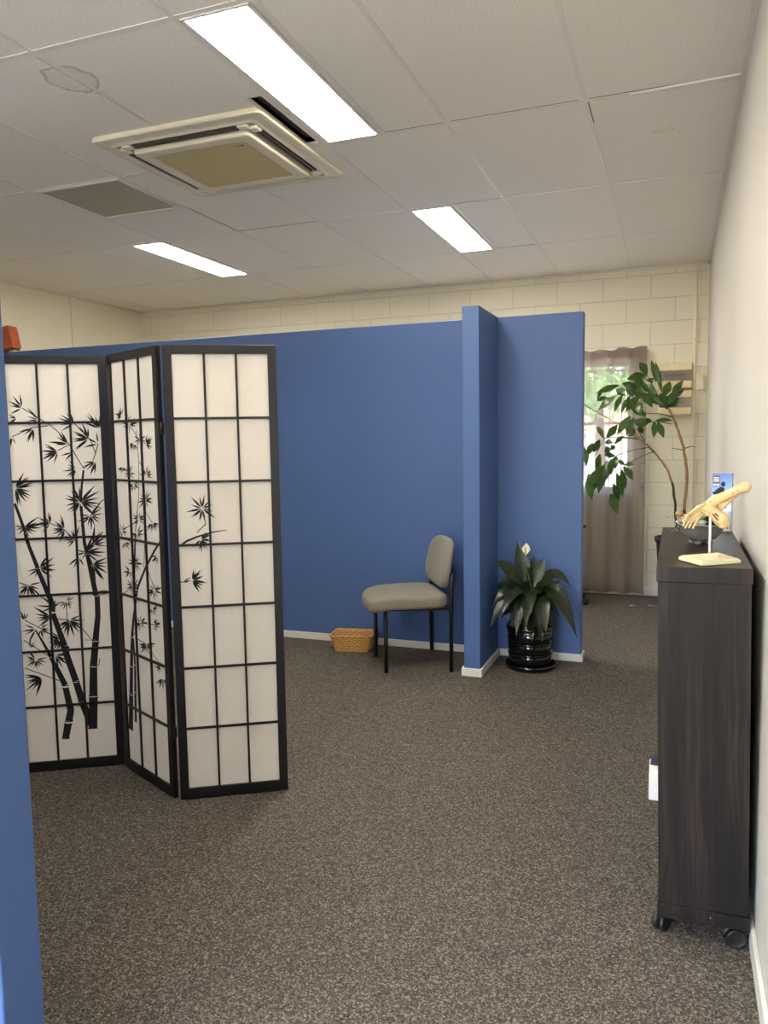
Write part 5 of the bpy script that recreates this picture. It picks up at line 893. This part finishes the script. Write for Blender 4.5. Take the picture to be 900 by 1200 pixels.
for k in range(26):
    a = k*2.399; q = .030*(.3+.7*k/26); el = .9-.85*k/26
    tp = Vector((q*math.cos(a), q*math.sin(a), .022*el+.010)); mb.leaf((0, 0, 0), tp*.5+Vector((0, 0, .004)), tp, .014, Vector((0, 0, 1)).cross(tp), seg=5, fold=.5, peak=.6)
mb.build('rosette', M['succulent'], r); MB().lathe([(.02, -.008), (.010, .0), (0, .001)], n=12).build('base', M['soil'], r)
for (x, y, z, s, lab) in ((.010, .012, .076, .019, 'largest pale grey-green stone heaped in the bowl centre'), (.034, .028, .068, .015, 'smaller pale grey-green stone at the back right of the bowl'), (.0, -.012, .058, .016, 'pale grey-green stone under the shells in the bowl')):
    q = MB().ball((0, 0, 0), (s, s*.8, s*.7), sub=3, noise=.0006).build('pebble', M['pale'], None, (BX+x, BY+y, BZ+z+.012), (.3, .2, x*40)); tag(q, lab, 'stone')
# glass dish with a sponge
DX, DY = -.001, 3.02; DZ = ctop(DX)+.0012
r = thing('glass_dish', 'small flat glass dish on a stem at the far end of the cabinet', 'dish', (DX, DY, DZ))
MB().lathe([(0, 0), (.022, .0), (.022, .003), (.004, .006), (.0035, .042), (.012, .046), (.032, .049), (.033, .052), (0, .0515)], n=28, caps=False).build('pedestal_dish', M['clear'], r)
q = MB().ball((0, 0, 0), (.014, .014, .012), sub=3, noise=.0014).build('dried_sponge', M['yellow'], None, (DX+.012, DY, DZ+.064)); tag(q, 'yellowish dried sponge sitting on the small glass dish', 'sponge')
# brochure holder and brochure
HX, HY = .152, 3.005; HZ = ctop(HX)+.0018
r = thing('brochure_holder', 'clear acrylic brochure stand at the far end of the cabinet', 'brochure holder', (HX, HY, HZ), (0, 0, R(-14)))
mb = MB(); mb.box(-.037, .037, -.035, .030, 0, .003).box(-.037, .037, -.020, -.018, .003, .075).box(-.037, .037, .012, .014, .003, .135).box(-.037, -.035, -.018, .012, .003, .075).box(.035, .037, -.018, .012, .003, .075)
mb.build('holder_body', M['clear'], r)
r = thing('brochure', 'blue brochure with a black figure against sky, upright in the stand', 'brochure', (HX, HY, HZ+.0035), (R(-3), 0, R(-14)))
mb = MB(); mb.box(-.033, .033, -.012, .008, 0, .205); mb.build('booklet', M['cardblue'], r)
mb = MB(); yy = -.0125
def flat(poly, mi): mb._f([mb.bm.verts.new((x, yy, z)) for x, z in poly], mi, False)
# leaping figure
fx, fz = -.012, .020
flat([(x+fx, z+fz) for x, z in [(-.004, .060), (.004, .060), (.010, .100), (.020, .064), (.030, .062), (.022, .120), (.020, .134), (.008, .138), (-.006, .128), (-.016, .117), (-.019, .122), (-.020, .115), (-.013, .109), (-.004, .112), (-.001, .104)]], 0)
flat([(fx+.016+.0075*math.cos(k*.6283), fz+.147+.0095*math.sin(k*.6283)) for k in range(10)], 0)
# title: a few white letter strokes on dark bars, as unreadable as they are in the photograph
flat([(-.030, .159), (-.006, .159), (-.006, .170), (-.030, .170)], 2); flat([(-.030, .172), (-.008, .172), (-.008, .196), (-.030, .196)], 2)
yy = -.0128
for k in range(6): x = -.0285+k*.0036; flat([(x, .161), (x+.0022, .161), (x+.0022, .168), (x, .168)], 1)
for k in range(3): z = .176+k*.0062; flat([(-.028, z), (-.010, z), (-.010, z+.003), (-.028, z+.003)], 1)
yy = -.0125
flat([(-.030, .004), (.030, .004), (.030, .062), (-.030, .062)], 1)
for k in range(7): x = -.027+k*.008; yy = -.0128; flat([(x, .008), (x+.004, .008), (x+.004, .040), (x, .040)], 2)
mb.build('cover_print', [M['ink'], M['card'], M['navy']], r)

# ------------------------------------------------------------------ small things
r = thing('wooden_box', 'orange-brown wooden box tilted on top of the blue partition at far left', 'box', (-5.085, 4.915, PZ), (0, R(-11), R(14)))
mb = MB(); mb.box(-.085, .06, -.06, .06, .022, .20, bev=.003); mb.build('box_body', M['orange'], r)
MB().box(-.087, -.0855, -.055, .055, .03, .19).build('side_panel', M['brown'], r)
MB().box(.035, .05, -.05, .05, .0085, .0215).build('foot', M['brown'], r)
MB().box(-.075, -.055, -.05, .05, -.014, .0215).build('foot', M['brown'], r)
for (x, y, w, d, a, lab) in ((-.322, 6.64, .055, .035, 20, 'white scrap of paper on the carpet below the curtain, clear of the cabinet'), (-.165, 6.67, .07, .022, -10, 'thin white scrap of paper on the carpet at the edge of the cabinet')):
    mb = MB(); n = 6; rows = []
    for i in range(n+1):
        u = i/n; rows.append([mb.bm.verts.new(((u-.5)*w, (v-.5)*d*(1-.35*u), .0015+.006*math.sin(u*3.0)*(1-v*.5))) for v in (0, .5, 1)])
    for a_, b_ in zip(rows, rows[1:]):
        for k in range(2): mb._f([a_[k], a_[k+1], b_[k+1], b_[k]], 0, True)
    tag(mb.build('paper_scrap', M['scrap'], None, (x, y, 0), (0, 0, R(a)), solid=.0008), lab, 'scrap of paper')
# office chair mostly hidden behind the blue partition
oc = thing('office_chair', 'black office chair almost wholly hidden behind the end of the blue partition', 'chair', (-.995, 6.6, 0), (0, 0, R(45)))
mb = MB(); pad(mb, superell(.23, .23, 4), [(.85, .43), (.97, .435), (1, .455), (.98, .48), (.9, .495), (.5, .50)]); mb.build('seat', M['pouf'], oc)
mb = MB(); MB_ = Matrix.Translation((-.22, 0, .80)) @ Matrix.Rotation(R(-8), 4, 'Y')
pad(mb, superell(.21, .25, 3.5), [(.85, -.03), (.98, -.025), (1, -.01), (.98, .01), (.85, .025), (.4, .03)], lambda p: MB_ @ Vector((p.z+.3*p.x*p.x, p.x, p.y))); mb.build('backrest', M['pouf'], oc)
MB().tube([(-.1, 0, .42), (-.27, 0, .44), (-.285, 0, .62), (-.265, 0, .72)], .016, 8, flat=2).build('back_bracket', M['blackmetal'], oc)
for s in (1, -1):
    mb = MB(); mb.tube([(.0, s*.19, .44), (.0, s*.285, .45), (-.02, s*.29, .66)], .013, 8); mb.box(-.14, .12, s*.29-.03, s*.29+.03, .66, .69, bev=.01); mb.build('armrest', M['blackmetal'], oc)
MB().lathe([(.03, .08), (.03, .26), (.018, .26), (.018, .43)], n=16).build('gas_column', M['blackmetal'], oc)
for k in range(5):
    a = k*2*math.pi/5+.35; e = Vector((math.cos(a)*.30, math.sin(a)*.30, 0))
    lg = MB().tube([(math.cos(a)*.02, math.sin(a)*.02, .10), e+Vector((0, 0, .072))], [.022, .015], 8).build('leg', M['blackmetal'], oc)
    Q = Matrix.Translation(e+Vector((0, 0, .027))) @ Matrix.Rotation(a+1.1, 4, 'Z') @ Matrix.Rotation(R(90), 4, 'X')
    MB().lathe([(0, -.018), (.02, -.018), (.0265, -.012), (.0265, .012), (.02, .018), (0, .018)], n=20, M=Q, caps=False).tube([e+Vector((0, 0, .03)), e+Vector((0, 0, .066))], .008, 8).build('castor', M['plastic'], lg)

# ------------------------------------------------------------------ daylight, camera
world = bpy.data.worlds.new('World'); scene.world = world; world.use_nodes = True
nt = world.node_tree; bg = nt.nodes['Background']
sky = nt.nodes.new('ShaderNodeTexSky'); sky.sky_type = 'NISHITA'; sky.sun_disc = False; sky.sun_elevation = R(48); sky.sun_rotation = R(200)
nt.links.new(sky.outputs[0], bg.inputs['Color']); bg.inputs['Strength'].default_value = SKY
sl = bpy.data.lights.new('sun', 'SUN'); sl.energy = SUN; sl.angle = R(1); sl.color = (1, .95, .88)
so = bpy.data.objects.new('sun', sl); col.objects.link(so); so.rotation_euler = Vector((.70, .05, -.75)).to_track_quat('-Z', 'Y').to_euler(); so.location = (-8, 3, 12)
cam = bpy.data.cameras.new('camera'); co = bpy.data.objects.new('camera', cam); col.objects.link(co)
yaw, pitch, roll = .362473163, -.0951477868, -.0157512362
fw = Vector((-math.sin(yaw)*math.cos(pitch), math.cos(yaw)*math.cos(pitch), math.sin(pitch)))
r0 = Vector((math.cos(yaw), math.sin(yaw), 0)); u0 = r0.cross(fw)
rt_ = r0*math.cos(roll)+u0*math.sin(roll); up_ = -r0*math.sin(roll)+u0*math.cos(roll)
co.matrix_world = Matrix(((rt_.x, up_.x, -fw.x, 0), (rt_.y, up_.y, -fw.y, 0), (rt_.z, up_.z, -fw.z, 1.42), (0, 0, 0, 1)))
cam.sensor_fit = 'VERTICAL'; cam.sensor_height = 36; cam.lens = 907.05*36/1200; cam.clip_start = .02
scene.camera = co
scene.cycles.use_denoising = True; scene.cycles.max_bounces = 12; scene.cycles.diffuse_bounces = 8; scene.cycles.transparent_max_bounces = 16
scene.cycles.sample_clamp_indirect = 8
vs = scene.view_settings; vs.view_transform = 'Standard'; vs.look = 'None'; vs.gamma = 1; vs.use_curve_mapping = False; vs.exposure = EXPOSURE
